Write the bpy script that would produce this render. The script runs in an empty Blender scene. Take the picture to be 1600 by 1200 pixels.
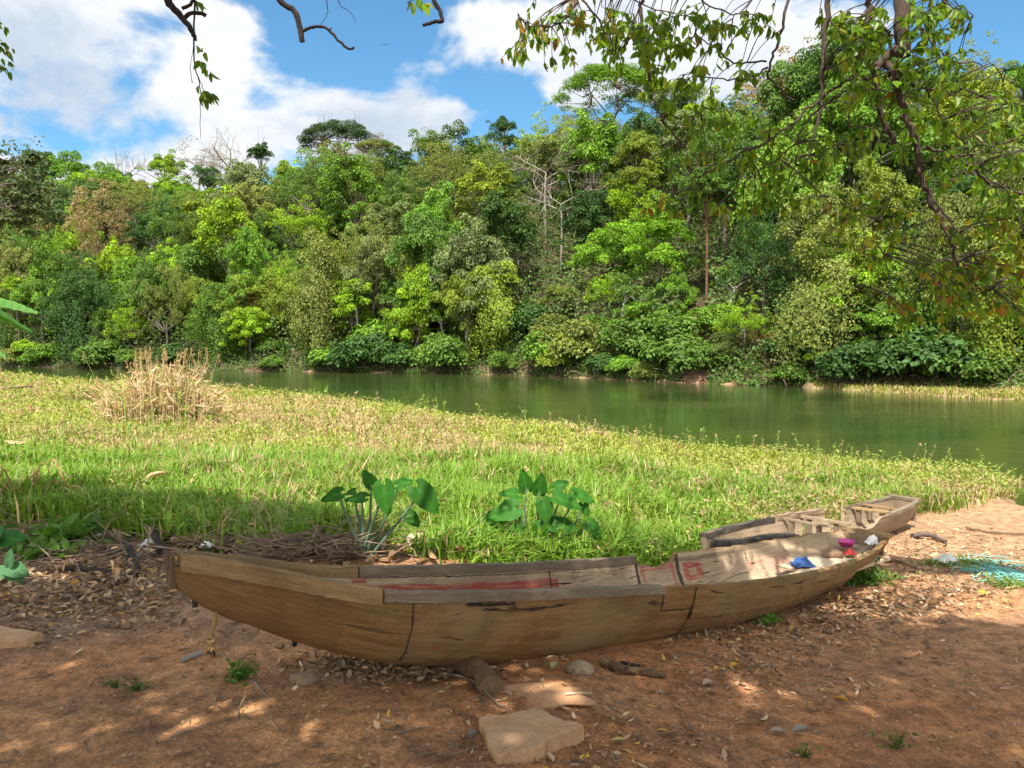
import bpy, math, random
import numpy as np
from mathutils import Vector
R_ = np.random.default_rng(7)
random.seed(7)
SC = bpy.context.scene
COL = SC.collection

# ------------------------------------------------------------------ camera
FPX = 1250.0
TH = math.atan(60 / 1250.0)
CAMZ = 1.65
FW = np.array([0, math.cos(TH), -math.sin(TH)]); UP = np.array([0, math.sin(TH), math.cos(TH)]); RT = np.array([1.0, 0, 0])
CP = np.array([0, 0, CAMZ])
cam = bpy.data.cameras.new('camera'); co = bpy.data.objects.new('camera', cam); COL.objects.link(co)
co.location = (0, 0, CAMZ); co.rotation_euler = (math.pi / 2 - TH, 0, 0)
cam.sensor_width = 36; cam.lens = 36 * FPX / 1600; cam.clip_start = 0.05; cam.clip_end = 3000
SC.camera = co
def ray(px, py): return FW + RT * ((px - 800) / FPX) - UP * ((py - 600) / FPX)
def at(px, py, d): return CP + ray(px, py) * d          # point of the world at depth d

# ------------------------------------------------------------------ mesh helpers
class MB:
    def __init__(s): s.V = []; s.F = {3: [], 4: []}; s.n = 0; s.C = []; s.M = {3: [], 4: []}; s.U = []
    def add(s, V, F, col=None, mi=0, uv=None):
        V = np.asarray(V, float).reshape(-1, 3); F = np.asarray(F, np.int64)
        if F.ndim == 1: F = F[None]
        s.V.append(V); s.F[F.shape[1]].append(F + s.n); s.M[F.shape[1]].append(np.full(len(F), mi))
        c = np.ones((len(V), 3)) if col is None else np.broadcast_to(np.asarray(col, float), (len(V), 3))
        s.C.append(c); s.U.append(np.zeros((len(V), 2)) if uv is None else np.asarray(uv, float))
        s.n += len(V)
    def more(s, F, mi=0, base=None):                       # further faces on the verts added last
        F = np.asarray(F, np.int64); b = s.n - len(s.V[-1]) if base is None else base
        s.F[F.shape[1]].append(F + b); s.M[F.shape[1]].append(np.full(len(F), mi))
    def mesh(s, name, mats, smooth=False):
        V = np.concatenate(s.V); C = np.concatenate(s.C); U = np.concatenate(s.U)
        idx = []; tot = []; mi = []
        for k in (3, 4):
            if s.F[k]:
                F = np.concatenate(s.F[k]); idx.append(F.ravel()); tot.append(np.full(len(F), k)); mi.append(np.concatenate(s.M[k]))
        idx = np.concatenate(idx); tot = np.concatenate(tot); mi = np.concatenate(mi)
        st = np.concatenate([[0], np.cumsum(tot)[:-1]])
        me = bpy.data.meshes.new(name)
        me.vertices.add(len(V)); me.vertices.foreach_set('co', V.astype(np.float32).ravel())
        me.loops.add(len(idx)); me.loops.foreach_set('vertex_index', idx.astype(np.int32))
        me.polygons.add(len(tot)); me.polygons.foreach_set('loop_start', st.astype(np.int32))
        me.polygons.foreach_set('loop_total', tot.astype(np.int32))
        me.polygons.foreach_set('material_index', mi.astype(np.int32))
        me.polygons.foreach_set('use_smooth', np.full(len(tot), smooth))
        me.update(calc_edges=True)
        a = me.attributes.new('col', 'FLOAT_COLOR', 'POINT')
        a.data.foreach_set('color', np.concatenate([C, np.ones((len(C), 1))], 1).astype(np.float32).ravel())
        if any(np.any(u) for u in s.U):
            uvl = me.uv_layers.new(name='UVMap')
            uvl.data.foreach_set('uv', U[idx].astype(np.float32).ravel())
        for m in (mats if isinstance(mats, (list, tuple)) else [mats]): me.materials.append(m)
        return me
    def obj(s, name, mats, parent=None, smooth=False, loc=None):
        o = bpy.data.objects.new(name, s.mesh(name, mats, smooth)); COL.objects.link(o)
        if parent is not None: o.parent = parent
        if loc is not None: o.location = loc
        return o
def empty(name, loc=(0, 0, 0)):
    o = bpy.data.objects.new(name, None); COL.objects.link(o); o.location = loc; o.empty_display_size = .1; return o
def tag(o, label=None, cat=None, group=None, kind=None):
    if label: o['label'] = label
    if cat: o['category'] = cat
    if group: o['group'] = group
    if kind: o['kind'] = kind
    return o
def nrm(a): return a / np.maximum(np.linalg.norm(a, axis=-1, keepdims=True), 1e-9)

def vnoise(x, y, seed=0):
    x = np.asarray(x, float); y = np.asarray(y, float)
    xi = np.floor(x).astype(np.int64); yi = np.floor(y).astype(np.int64); xf = x - xi; yf = y - yi
    def h(a, b):
        n = (a * 374761393 + b * 668265263 + seed * 974634777) & 0x7fffffff
        n = ((n ^ (n >> 13)) * 1274126177) & 0x7fffffff
        return ((n ^ (n >> 16)) & 0xffff) / 65535.0
    u = xf * xf * (3 - 2 * xf); v = yf * yf * (3 - 2 * yf)
    return (h(xi, yi) * (1 - u) + h(xi + 1, yi) * u) * (1 - v) + (h(xi, yi + 1) * (1 - u) + h(xi + 1, yi + 1) * u) * v
def fbm(x, y, seed=0, o=4):
    t = 0; a = .5; w = 0
    for k in range(o): t = t + a * vnoise(x, y, seed + k * 17); w += a; x = x * 2.03; y = y * 2.03; a *= .5
    return t / w
def sstep(a, b, x):
    t = np.clip((x - a) / (b - a), 0, 1); return t * t * (3 - 2 * t)
def inpoly(x, y, P):
    x = np.asarray(x, float); y = np.asarray(y, float); r = np.zeros(x.shape, bool); n = len(P)
    for i in range(n):
        x1, y1 = P[i]; x2, y2 = P[(i + 1) % n]
        if y1 == y2: continue
        r ^= ((y1 > y) != (y2 > y)) & (x < (x2 - x1) * (y - y1) / (y2 - y1) + x1)
    return r

def tube(mb, P, rad, sides=6, col=None, cap=True, mi=0):
    P = np.asarray(P, float); n = len(P); rad = np.broadcast_to(np.asarray(rad, float), (n,))
    T = nrm(np.gradient(P, axis=0)); ref = np.array([0, 0, 1.]) if abs(T[0][2]) < .9 else np.array([1., 0, 0])
    A = nrm(np.cross(T, ref)); B = np.cross(T, A)
    an = np.linspace(0, 2 * np.pi, sides, endpoint=False)
    V = P[:, None] + rad[:, None, None] * (np.cos(an)[None, :, None] * A[:, None] + np.sin(an)[None, :, None] * B[:, None])
    i = np.arange(n - 1)[:, None] * sides; j = np.arange(sides)[None]; k = (j + 1) % sides
    F = np.stack([i + j, i + k, i + sides + k, i + sides + j], -1).reshape(-1, 4)
    V = V.reshape(-1, 3)
    s_ = np.concatenate([[0], np.cumsum(np.linalg.norm(np.diff(P, axis=0), axis=1))])
    uv = np.stack([np.repeat(s_, sides), np.tile(an / 6.283, n)], -1) + .001
    mb.add(V, F, col, mi, uv)
    if cap:
        j = np.arange(sides); k = (j + 1) % sides
        for e_, q in ((0, 1), (n - 1, -1)):
            r_ = V[e_ * sides:(e_ + 1) * sides]; c_ = P[e_:e_ + 1]; u_ = np.concatenate([(r_ - c_)[:, :2] * 2 + .2, [[.2, .2]]])
            f_ = np.stack([np.full(sides, sides), k, j], -1)
            mb.add(np.concatenate([r_, c_]), f_ if q > 0 else f_[:, ::-1], col, mi, u_)
def spline(P, n=8):
    P = np.asarray(P, float); Q = np.concatenate([2 * P[:1] - P[1:2], P, 2 * P[-1:] - P[-2:-1]]); out = []
    for i in range(1, len(Q) - 2):
        t = np.linspace(0, 1, n, endpoint=False)[:, None]; a, b, c, d = Q[i - 1], Q[i], Q[i + 1], Q[i + 2]
        out.append(.5 * (2 * b + (c - a) * t + (2 * a - 5 * b + 4 * c - d) * t ** 2 + (3 * b - a - 3 * c + d) * t ** 3))
    return np.concatenate(out + [P[-1:]])
def box(mb, c, ax, ay, az, hx, hy, hz, col=None, mi=0, jit=0):
    c = np.asarray(c, float); V = []
    for sx in (-1, 1):
        for sy in (-1, 1):
            for sz in (-1, 1): V.append(c + np.asarray(ax) * hx * sx + np.asarray(ay) * hy * sy + np.asarray(az) * hz * sz)
    V = np.array(V) + R_.normal(0, 1, (8, 3)) * jit
    F = [(0, 1, 3, 2), (4, 6, 7, 5), (0, 4, 5, 1), (2, 3, 7, 6), (0, 2, 6, 4), (1, 5, 7, 3)]
    mb.add(V, F, col, mi, V[:, :2] * 1.0 + .01)
def rhombs(mb, P, N, A, L, W, col):                          # one-quad leaves: point, normal, axis, length, width
    S = nrm(np.cross(N, A)); L = L[:, None]; W = W[:, None]
    V = np.stack([P, P + A * L * .45 + S * W * .5 + N * W * .12, P + A * L, P + A * L * .45 - S * W * .5 + N * W * .12], 1)
    n = len(P); F = np.arange(n * 4).reshape(n, 4)
    mb.add(V.reshape(-1, 3), F, np.repeat(col, 4, 0))
def leaves6(mb, P, N, A, L, W, col, fold=.25, droop=.15):    # two-quad folded leaves for things close by
    S = nrm(np.cross(N, A)); L = L[:, None]; W = W[:, None]
    def pt(u, w, s): return P + A * L * u + s * S * W * w + N * (W * w * fold * 2) - N * (L * droop * u * u)
    V = np.stack([pt(0, 0, 1), pt(.3, .5, 1), pt(.7, .38, 1), pt(1, 0, 1), pt(.7, .38, -1), pt(.3, .5, -1)], 1)
    n = len(P); b = np.arange(n)[:, None] * 6
    mb.add(V.reshape(-1, 3), b + np.array([[0, 1, 2, 3]]), np.repeat(col, 6, 0)); mb.more(b + np.array([[0, 3, 4, 5]]))
def blades(mb, P, D, H, W, lean, col):                       # grass blades bending towards D
    n = len(P); S = np.stack([-D[:, 1], D[:, 0], np.zeros(n)], 1); D3 = np.concatenate([D, np.zeros((n, 1))], 1)
    Hc = H[:, None]; Wc = W[:, None]; lc = lean[:, None]; Z = np.array([[0, 0, 1.]])
    m = P + Z * Hc * .6 + D3 * Hc * lc * .3; t = P + Z * Hc * (1 - .45 * lc) + D3 * Hc * lc
    V = np.stack([P - S * Wc * .4, P + S * Wc * .4, m + S * Wc * .5, m - S * Wc * .5, t], 1)
    b = np.arange(n)[:, None] * 5
    C = np.repeat(col, 5, 0)
    mb.add(V.reshape(-1, 3), b + np.array([[0, 1, 2, 3]]), C); mb.more(b + np.array([[3, 2, 4]]))

# ------------------------------------------------------------------ materials
def newmat(name):
    m = bpy.data.materials.new(name); m.use_nodes = True; nt = m.node_tree
    return m, nt, nt.nodes, nt.links, nt.nodes['Principled BSDF']
def nod(nt, t, **k):
    n = nt.nodes.new(t)
    for a, b in k.items(): setattr(n, a, b)
    return n
def mth(nt, op, a, b=None, c=None, clamp=False):
    n = nod(nt, 'ShaderNodeMath', operation=op, use_clamp=clamp)
    for i, v in enumerate((a, b, c)):
        if v is None: continue
        if isinstance(v, (int, float)): n.inputs[i].default_value = v
        else: nt.links.new(v, n.inputs[i])
    return n.outputs[0]
def mixc(nt, f, a, b, bt='MIX'):
    n = nod(nt, 'ShaderNodeMix', data_type='RGBA', blend_type=bt)
    for i, v in ((0, f), (6, a), (7, b)):
        if isinstance(v, (int, float)): n.inputs[i].default_value = v
        elif isinstance(v, (tuple, list)): n.inputs[i].default_value = (*v[:3], 1)
        else: nt.links.new(v, n.inputs[i])
    return n.outputs[2]
def noise(nt, vec, scale, detail=4, rough=.6, dist=0):
    n = nod(nt, 'ShaderNodeTexNoise'); n.inputs['Scale'].default_value = scale; n.inputs['Detail'].default_value = detail
    n.inputs['Roughness'].default_value = rough; n.inputs['Distortion'].default_value = dist
    if vec is not None: nt.links.new(vec, n.inputs['Vector'])
    return n.outputs['Fac']
def maprange(nt, v, a, b, c=0., d=1.):
    n = nod(nt, 'ShaderNodeMapRange', interpolation_type='SMOOTHSTEP'); nt.links.new(v, n.inputs[0])
    for i, x in enumerate((a, b, c, d)): n.inputs[i + 1].default_value = x
    return n.outputs[0]
def bump(nt, h, bs, strength=.5, dist=.02):
    n = nod(nt, 'ShaderNodeBump'); n.inputs['Strength'].default_value = strength; n.inputs['Distance'].default_value = dist
    nt.links.new(h, n.inputs['Height']); nt.links.new(n.outputs[0], bs.inputs['Normal'])

def leaf_mat(name, use_obj, trans=.3, rough=.5, spec=.3):
    m, nt, N, L, bs = newmat(name)
    a = nod(nt, 'ShaderNodeAttribute', attribute_name='col').outputs['Color']
    if use_obj: a = mixc(nt, 1., a, nod(nt, 'ShaderNodeObjectInfo').outputs['Color'], 'MULTIPLY')
    L.new(a, bs.inputs['Base Color']); bs.inputs['Roughness'].default_value = rough; bs.inputs['Specular IOR Level'].default_value = spec
    if trans > 0:
        tr = nod(nt, 'ShaderNodeBsdfTranslucent'); L.new(mixc(nt, 1., a, (1.25, 1.2, .5), 'MULTIPLY'), tr.inputs['Color'])
        ms = nod(nt, 'ShaderNodeMixShader'); ms.inputs[0].default_value = trans
        L.new(bs.outputs[0], ms.inputs[1]); L.new(tr.outputs[0], ms.inputs[2]); L.new(ms.outputs[0], N['Material Output'].inputs['Surface'])
    return m
M_FOREST = leaf_mat('forest_leaf', True, .3, .55, .2)
M_GRASS = leaf_mat('grass_blade', False, .35, .5, .25)
M_HANG = leaf_mat('overhead_leaf', False, .52, .45, .3)
M_TARO = leaf_mat('taro_leaf', False, .3, .55, .14)
M_DRY = leaf_mat('dry_leaf', False, .1, .7, .2)

def bark_mat(name, c1, c2, scale=6, use_obj=False):
    m, nt, N, L, bs = newmat(name)
    tc = nod(nt, 'ShaderNodeTexCoord').outputs['Object']
    mp = nod(nt, 'ShaderNodeMapping'); mp.inputs['Scale'].default_value = (1, 1, .35); L.new(tc, mp.inputs[0])
    n1 = noise(nt, mp.outputs[0], scale, 6, .7); n2 = noise(nt, mp.outputs[0], scale * 4, 4, .7)
    c = mixc(nt, maprange(nt, n1, .3, .7), c1, c2); c = mixc(nt, maprange(nt, n2, .35, .7, 0, .6), c, tuple(x * .45 for x in c1))
    L.new(c, bs.inputs['Base Color']); bs.inputs['Roughness'].default_value = .85; bs.inputs['Specular IOR Level'].default_value = .2
    bump(nt, n2, bs, .5, .03); return m
M_BARKG = bark_mat('pale_bark', (.22, .19, .155), (.34, .30, .25), 2)
M_BARKS = bark_mat('slender_bark', (.36, .33, .28), (.52, .48, .42), 3)
M_BARKF = bark_mat('forest_bark', (.12, .095, .075), (.24, .20, .16), 2)
M_BARKB = bark_mat('brown_bark', (.10, .07, .05), (.2, .15, .11), 3)
M_BARKR = bark_mat('russet_bark', (.12, .058, .034), (.20, .11, .066), 3)
M_BARKN = bark_mat('branch_bark', (.085, .06, .05), (.20, .15, .125), 25)
M_CHAR = bark_mat('charred_wood', (.012, .011, .011), (.07, .055, .045), 14)
M_DRIFT = bark_mat('driftwood', (.17, .11, .065), (.36, .25, .15), 12)
M_TWIG = bark_mat('twig', (.11, .075, .05), (.30, .22, .15), 9)

# ------------------------------------------------------------------ the lie of the land
BB = np.array([-1.45, 3.35]); BS = np.array([3.13, 7.02]); BL = float(np.linalg.norm(BS - BB)); BA = (BS - BB) / BL; BN = np.array([BA[1], -BA[0]])
WZ = -0.55
def pd(px, D): return ((px - 800) / FPX * D, D)
BANK = np.array([(-170, 150), (-110, 112), pd(0, 83), pd(200, 75.5), pd(400, 69), pd(600, 65), pd(800, 60), pd(940, 53), pd(1060, 47.5), pd(1270, 42), pd(1430, 39.5), pd(1600, 36.5), (50, 22), (90, 0)], float)
def bank_u(x, y):                                            # signed distance beyond the far waterline
    x = np.asarray(x, float); y = np.asarray(y, float); best = np.full(x.shape, 1e9); sg = np.ones(x.shape)
    for (a, b) in zip(BANK[:-1], BANK[1:]):
        d = b - a; l2 = d @ d; t = np.clip(((x - a[0]) * d[0] + (y - a[1]) * d[1]) / l2, 0, 1)
        qx = x - a[0] - t * d[0]; qy = y - a[1] - t * d[1]; q = np.hypot(qx, qy)
        s = np.sign(d[0] * (y - a[1]) - d[1] * (x - a[0]))
        k = q < best; best = np.where(k, q, best); sg = np.where(k, s, sg)
    return best * sg
_MC = {}
_MD = np.concatenate([np.arange(22, 100, .12), np.arange(100, 260, .5)])
def march(px, u):                                            # the plan point on the pixel column px, u metres beyond the bank
    k = round(px) ; kk = (k - 800) / FPX
    if k not in _MC: _MC[k] = np.maximum.accumulate(bank_u(kk * _MD, _MD))
    D = float(np.interp(u, _MC[k], _MD)); return kk * D, D

SKY = np.array([(-300, 298), (0, 298), (100, 288), (200, 282), (300, 292), (400, 285), (470, 290), (530, 262), (650, 260), (750, 222), (850, 210), (900, 195), (970, 165), (1100, 160), (1200, 160), (1300, 158), (1400, 150), (1500, 130), (1600, 122), (2000, 110)], float)
CREST = 44.0
_pxs = np.linspace(-600, 2200, 60); _k = []
for p in _pxs:
    X, D = march(min(max(p, -350), 1750), CREST)
    zt = CAMZ + D * (540 - np.interp(p, SKY[:, 0], SKY[:, 1])) / FPX; _k.append((zt - 7.2) / CREST)
_k = np.array(_k); _k = np.convolve(np.pad(_k, 1, mode='edge'), [.25, .5, .25], 'valid')
SHORE = np.array([(-260, 130), pd(-250, 78), pd(0, 63), pd(160, 46.5), pd(350, 39.5), pd(500, 33), pd(640, 26), pd(740, 21.8), pd(850, 20.3), pd(1000, 17.9), pd(1130, 16.6), pd(1250, 15.4), pd(1400, 14.3), pd(1520, 13.4), pd(1590, 12.6), pd(1585, 11.6), pd(1600, 10.9), (8.2, 10.0), (12, 8.5), (30, 4), (80, -10)], float)
NEARP = np.concatenate([SHORE, [(80, -200), (-260, -200)]])
def shore_d(x, y):                                           # distance to the near shoreline, + on land
    best = np.full(np.shape(x), 1e9)
    for (a, b) in zip(SHORE[:-1], SHORE[1:]):
        d = b - a; t = np.clip(((x - a[0]) * d[0] + (y - a[1]) * d[1]) / (d @ d), 0, 1)
        best = np.minimum(best, np.hypot(x - a[0] - t * d[0], y - a[1] - t * d[1]))
    return np.where(inpoly(x, y, NEARP), best, -best)
SPIT = [pd(1262, 42.5), pd(1285, 39.5), pd(1400, 36), pd(1500, 33), pd(1640, 30.4), (34, 22), (50, 20), (50, 24), pd(1600, 38.5), pd(1430, 41)]
def hill_z(u, x, y):
    px = 800 + FPX * x / np.maximum(y, 1.0); px = np.where(y < 3, 2200, px)
    k = np.interp(px, _pxs, _k)
    r = np.maximum(u - 1.2, 0); g = CREST * (1 - np.exp(-(r / CREST) ** 1.0 * 2.2)) / (1 - math.exp(-2.2)); g = .45 * g + .55 * np.minimum(r, CREST)
    g = g - .25 * np.maximum(u - CREST - 6, 0)
    return WZ + sstep(-.2, .7, u) * .5 + k * g + (fbm(x * .12, y * .12, 5) - .5) * np.minimum(np.maximum(u - 2, 0), 8) * .5
def near_z(x, y):
    s = (x - BB[0]) * BA[0] + (y - BB[1]) * BA[1]
    z1 = np.interp(s, [-3, .5, 1.3, 2.1, 2.9, 3.8, 5, 6.5, 9, 12, 20], [.02, .0, -.085, -.18, -.24, -.295, -.335, -.375, -.45, -.5, -.52])
    z2 = -.42 * (1 - np.exp(-.10 * np.maximum(y - 6, 0)))
    w = sstep(-1.5, 2.0, x - (y - 5) * .15)
    z = z1 * w + np.minimum(z2, .05) * (1 - w)
    z = z + .25 * sstep(-6, -11, x) * sstep(20, 8, y)
    z = z + .07 * np.exp(-(((x - .22) / .38) ** 2 + ((y - 3.78) / .24) ** 2)) - .03 * np.exp(-(((x + .35) / .5) ** 2 + ((y - 4.1) / .3) ** 2))
    z = z + .05 * np.exp(-(((x + .6) / .35) ** 2 + ((y - 3.4) / .22) ** 2))
    z = z + .035 * np.exp(-(((x - 1.6) / .5) ** 2 + ((y - 4.4) / .3) ** 2))
    z = z + .20 * np.exp(-((y - 5.45) / .5) ** 2) * sstep(-2.7, -1.6, x) * sstep(.5, -.4, x) +   .13 * np.exp(-(((x + 1.4) / .6) ** 2 + ((y - 5.02) / .28) ** 2))
    return z
def land(x, y):
    x = np.asarray(x, float); y = np.asarray(y, float)
    sd = shore_d(x, y); u = bank_u(x, y)
    det = (fbm(x * 1.7, y * 1.7, 3) - .5) * .05 + (fbm(x * 7, y * 7, 9) - .5) * .03
    zn = near_z(x, y) + det
    zn = np.maximum(zn, WZ + .05 + .02 * np.clip(sd, 0, 3))
    t = sstep(-2.5, .4, sd)
    zl = (WZ - 1.3) * (1 - t) + zn * t
    zl = np.where(sd > .4, zn, zl)
    zh = np.where(u > -1.5, np.where(u < -.2, WZ - 1.3 * sstep(-.2, -1.5, u), hill_z(u, x, y)), -99)
    z = np.maximum(zl, zh)
    return np.where(inpoly(x, y, SPIT), np.maximum(z, WZ + .06 + (fbm(x, y, 2) - .5) * .1), z)
# ground sheet
def axis_pts(a, b, st, grow, lo, hi, cap):
    m = list(np.arange(a, b, st)); l = []; s = st; p = a
    while p > lo: s = min(s * grow, cap); p -= s; l.append(p)
    s = st; p = m[-1]; h = []
    while p < hi: s = min(s * grow, cap); p += s; h.append(p)
    return np.array(l[::-1] + m + h)
gx = axis_pts(-3.6, 6.2, .04, 1.09, -230, 230, 3.0); gy = axis_pts(1.4, 8.6, .04, 1.06, -120, 260, 2.2)
GX, GY = np.meshgrid(gx, gy); GZ = land(GX, GY)
def landg(x, y):                                             # bilinear look-up in the sheet that is built
    x = np.asarray(x, float); y = np.asarray(y, float)
    i = np.clip(np.searchsorted(gx, x) - 1, 0, len(gx) - 2); j = np.clip(np.searchsorted(gy, y) - 1, 0, len(gy) - 2)
    u = np.clip((x - gx[i]) / (gx[i + 1] - gx[i]), 0, 1); v = np.clip((y - gy[j]) / (gy[j + 1] - gy[j]), 0, 1)
    return (GZ[j, i] * (1 - u) + GZ[j, i + 1] * u) * (1 - v) + (GZ[j + 1, i] * (1 - u) + GZ[j + 1, i + 1] * u) * v
def L1(x, y): return float(landg(x, y))
_DS = np.concatenate([np.arange(1, 14, .02), np.arange(14, 60, .1)])
def G(px, py, lift=0.0):                                     # where the view ray of a pixel meets the ground
    P = CP + ray(px, py) * _DS[:, None]; below = P[:, 2] < landg(P[:, 0], P[:, 1]); i = int(np.argmax(below)) if below.any() else len(_DS) - 1
    p = P[i].copy(); p[2] = L1(p[0], p[1]) + lift; return p

GRASSP = np.array([(-60, 130), (-22, 8.5), pd(0, 7.7), pd(120, 7.4), pd(220, 7.0), pd(330, 6.6), pd(430, 6.2), pd(520, 5.85), pd(700, 5.6), (.0, 5.5), (.45, 5.85), (1.0, 6.3), (1.35, 6.75), (2.2, 7.6), (3.2, 8.5), (4.2, 9.6), pd(1480, 10.3), pd(1590, 11.7), pd(1620, 12.6)], float)
GRASSP = np.concatenate([GRASSP, SHORE[::-1][6:]])

# ground colours
sd = shore_d(GX, GY); uu = bank_u(GX, GY)
n1 = fbm(GX * .9, GY * .9, 21); n2 = fbm(GX * 3.1, GY * 3.1, 31); n3 = fbm(GX * .25, GY * .25, 41)
def lerp(a, b, t): return a * (1 - t[..., None]) + b * t[..., None]
c = lerp(np.array([.36, .158, .064]), np.array([.46, .235, .105]), sstep(.3, .7, n1))
c = lerp(c, np.array([.24, .125, .062]), .6 * sstep(.5, .75, n2))
lit = sstep(-.6, -2.6, GX - (GY - 4) * .2) * sstep(4.0, 4.8, GY + (n2 - .5))
c = lerp(c, np.array([.23, .165, .115]), .75 * lit)
right = sstep(.4, 2.2, GX) * sstep(3.9, 4.6, GY)
c = lerp(c, np.array([.37, .205, .105]), .55 * right)
sand = sstep(6.3, 7.6, GY + (n2 - .5) * 1.2) * sstep(2.5, 4.0, GX)
c = lerp(c, np.array([.33, .205, .112]), .8 * sand)
ing = inpoly(GX, GY, GRASSP)
c = lerp(c, np.array([.16, .125, .06]), .8 * ing)
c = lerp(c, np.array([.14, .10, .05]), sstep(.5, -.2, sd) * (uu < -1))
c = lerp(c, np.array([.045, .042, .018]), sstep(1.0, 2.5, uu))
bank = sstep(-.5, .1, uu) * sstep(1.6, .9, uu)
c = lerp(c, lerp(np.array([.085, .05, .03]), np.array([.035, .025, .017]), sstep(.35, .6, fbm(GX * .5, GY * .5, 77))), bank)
slx, sly = march(1085, 1.5)
slide = np.exp(-(((GX - slx) / 1.6) ** 2 + ((GY - sly - 1.0) / 3.2) ** 2)) * (uu > -.3)
c = lerp(c, np.array([.34, .19, .11]), np.clip(slide * 1.6, 0, 1))
inr = inpoly(GX, GY, SPIT); c = lerp(c, np.array([.30, .22, .10]), .8 * inr)
m_ground, nt, N, L, bs = newmat('earth')
a = nod(nt, 'ShaderNodeAttribute', attribute_name='col').outputs['Color']; pos = nod(nt, 'ShaderNodeNewGeometry').outputs['Position']
nA = noise(nt, pos, 9, 8, .7); nB = noise(nt, pos, 55, 5, .7); nC = noise(nt, pos, 2.2, 4, .6)
f1 = maprange(nt, nA, .32, .68, .58, 1.32); f2 = maprange(nt, nB, .3, .7, .62, 1.32)
h = nod(nt, 'ShaderNodeVectorMath', operation='SCALE'); L.new(a, h.inputs[0]); L.new(mth(nt, 'MULTIPLY', f1, f2), h.inputs['Scale'])
cc = mixc(nt, maprange(nt, nC, .45, .7, 0, .35), h.outputs[0], (.16, .09, .06))
vo = nod(nt, 'ShaderNodeTexVoronoi'); vo.inputs['Scale'].default_value = 38; L.new(pos, vo.inputs['Vector'])
speck = maprange(nt, vo.outputs['Distance'], .10, .16, 1, 0)
sp2 = mth(nt, 'MULTIPLY', speck, maprange(nt, noise(nt, pos, 31, 2), .52, .6))
cc = mixc(nt, mth(nt, 'MULTIPLY', sp2, .7), cc, (.42, .30, .21))
L.new(cc, bs.inputs['Base Color']); bs.inputs['Roughness'].default_value = .92; bs.inputs['Specular IOR Level'].default_value = .15
hh = mth(nt, 'ADD', mth(nt, 'MULTIPLY', nA, 1.2), mth(nt, 'MULTIPLY', nB, .5)); bump(nt, hh, bs, .9, .03)
mb = MB(); ny, nx = GX.shape
ii = np.arange(ny - 1)[:, None] * nx + np.arange(nx - 1)[None]
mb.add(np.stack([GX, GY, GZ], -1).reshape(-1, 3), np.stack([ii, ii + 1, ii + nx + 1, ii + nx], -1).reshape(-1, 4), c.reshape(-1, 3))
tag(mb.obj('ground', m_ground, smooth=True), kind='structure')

# river
m_water, nt, N, L, bs = newmat('river_water')
pos = nod(nt, 'ShaderNodeNewGeometry').outputs['Position']
bs.inputs['Roughness'].default_value = .07; bs.inputs['IOR'].default_value = 1.33
mp = nod(nt, 'ShaderNodeMapping'); mp.inputs['Rotation'].default_value = (0, 0, .45); mp.inputs['Scale'].default_value = (.35, 1.0, 1); L.new(pos, mp.inputs[0])
w1 = noise(nt, mp.outputs[0], 2.6, 3, .55, .5); w2 = noise(nt, mp.outputs[0], 9, 3, .6)
big = noise(nt, mp.outputs[0], .12, 3, .5, 1.0)
L.new(mixc(nt, maprange(nt, big, .35, .65), (.024, .040, .010), (.037, .052, .014)), bs.inputs['Base Color'])
hgt = mth(nt, 'MULTIPLY', mth(nt, 'ADD', w1, mth(nt, 'MULTIPLY', w2, .35)), maprange(nt, big, .38, .6, .35, 1.0))
bump(nt, hgt, bs, .33, .05)
mb = MB(); xs = np.linspace(-240, 240, 25); ys = np.linspace(-60, 170, 20); X, Y = np.meshgrid(xs, ys); nx = 25
ii = np.arange(19)[:, None] * nx + np.arange(24)[None]
mb.add(np.stack([X, Y, np.full(X.shape, WZ)], -1).reshape(-1, 3), np.stack([ii, ii + 1, ii + nx + 1, ii + nx], -1).reshape(-1, 4))
tag(mb.obj('river', m_water), kind='structure')

# ------------------------------------------------------------------ forest on the far bank
def rdir(n, r=R_):
    v = r.normal(0, 1, (n, 3)); return nrm(v)
def shade_var(n, lo=.65, hi=1.35):                           # leaf to leaf differences of hue and value
    v = R_.uniform(lo, hi, n); y = R_.normal(0, .10, n)
    return np.stack([v * (1 + y), v, v * (1 - y * .8)], 1)
def leaf_cloud(mb, C, Rr, per, size, droop=.2, upb=.45, tones=None):
    C = np.asarray(C, float); Rr = np.asarray(Rr, float); k = len(C)
    cnt = np.maximum((per * (Rr[:, 0] * Rr[:, 2] / np.mean(Rr[:, 0] * Rr[:, 2]))).astype(int), 20); idx = np.repeat(np.arange(k), cnt); n = len(idx)
    d = rdir(n); d[:, 2] = np.where(d[:, 2] < -.35, -d[:, 2], d[:, 2])
    r = R_.uniform(.55, 1.05, n) ** .6
    P = C[idx] + d * Rr[idx] * r[:, None]
    Nn = nrm(d * .55 + rdir(n) * .5 + np.array([0, 0, upb]))
    A = nrm(np.cross(Nn, rdir(n)) + np.array([0, 0, -droop]))
    Nn = nrm(Nn - A * np.sum(Nn * A, 1, keepdims=True))
    Ls = size * R_.uniform(.6, 1.35, n)
    tone = (R_.uniform(.78, 1.22, k) * (1 if tones is None else tones))[idx][:, None]
    rhombs(mb, P, Nn, A, Ls, Ls * R_.uniform(.5, .75, n), shade_var(n) * tone)
def branches_to(mb, base, tips, r0, sag=.15, sides=5):
    for t in tips:
        b = np.asarray(base, float); t = np.asarray(t, float); m = (b + t) / 2 + rdir(1)[0] * np.linalg.norm(t - b) * sag * .6 + np.array([0, 0, -sag * np.linalg.norm(t - b) * .4])
        p = spline([b, m, t], 4); tube(mb, p, np.linspace(r0, r0 * .25, len(p)), sides, cap=False)
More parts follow.
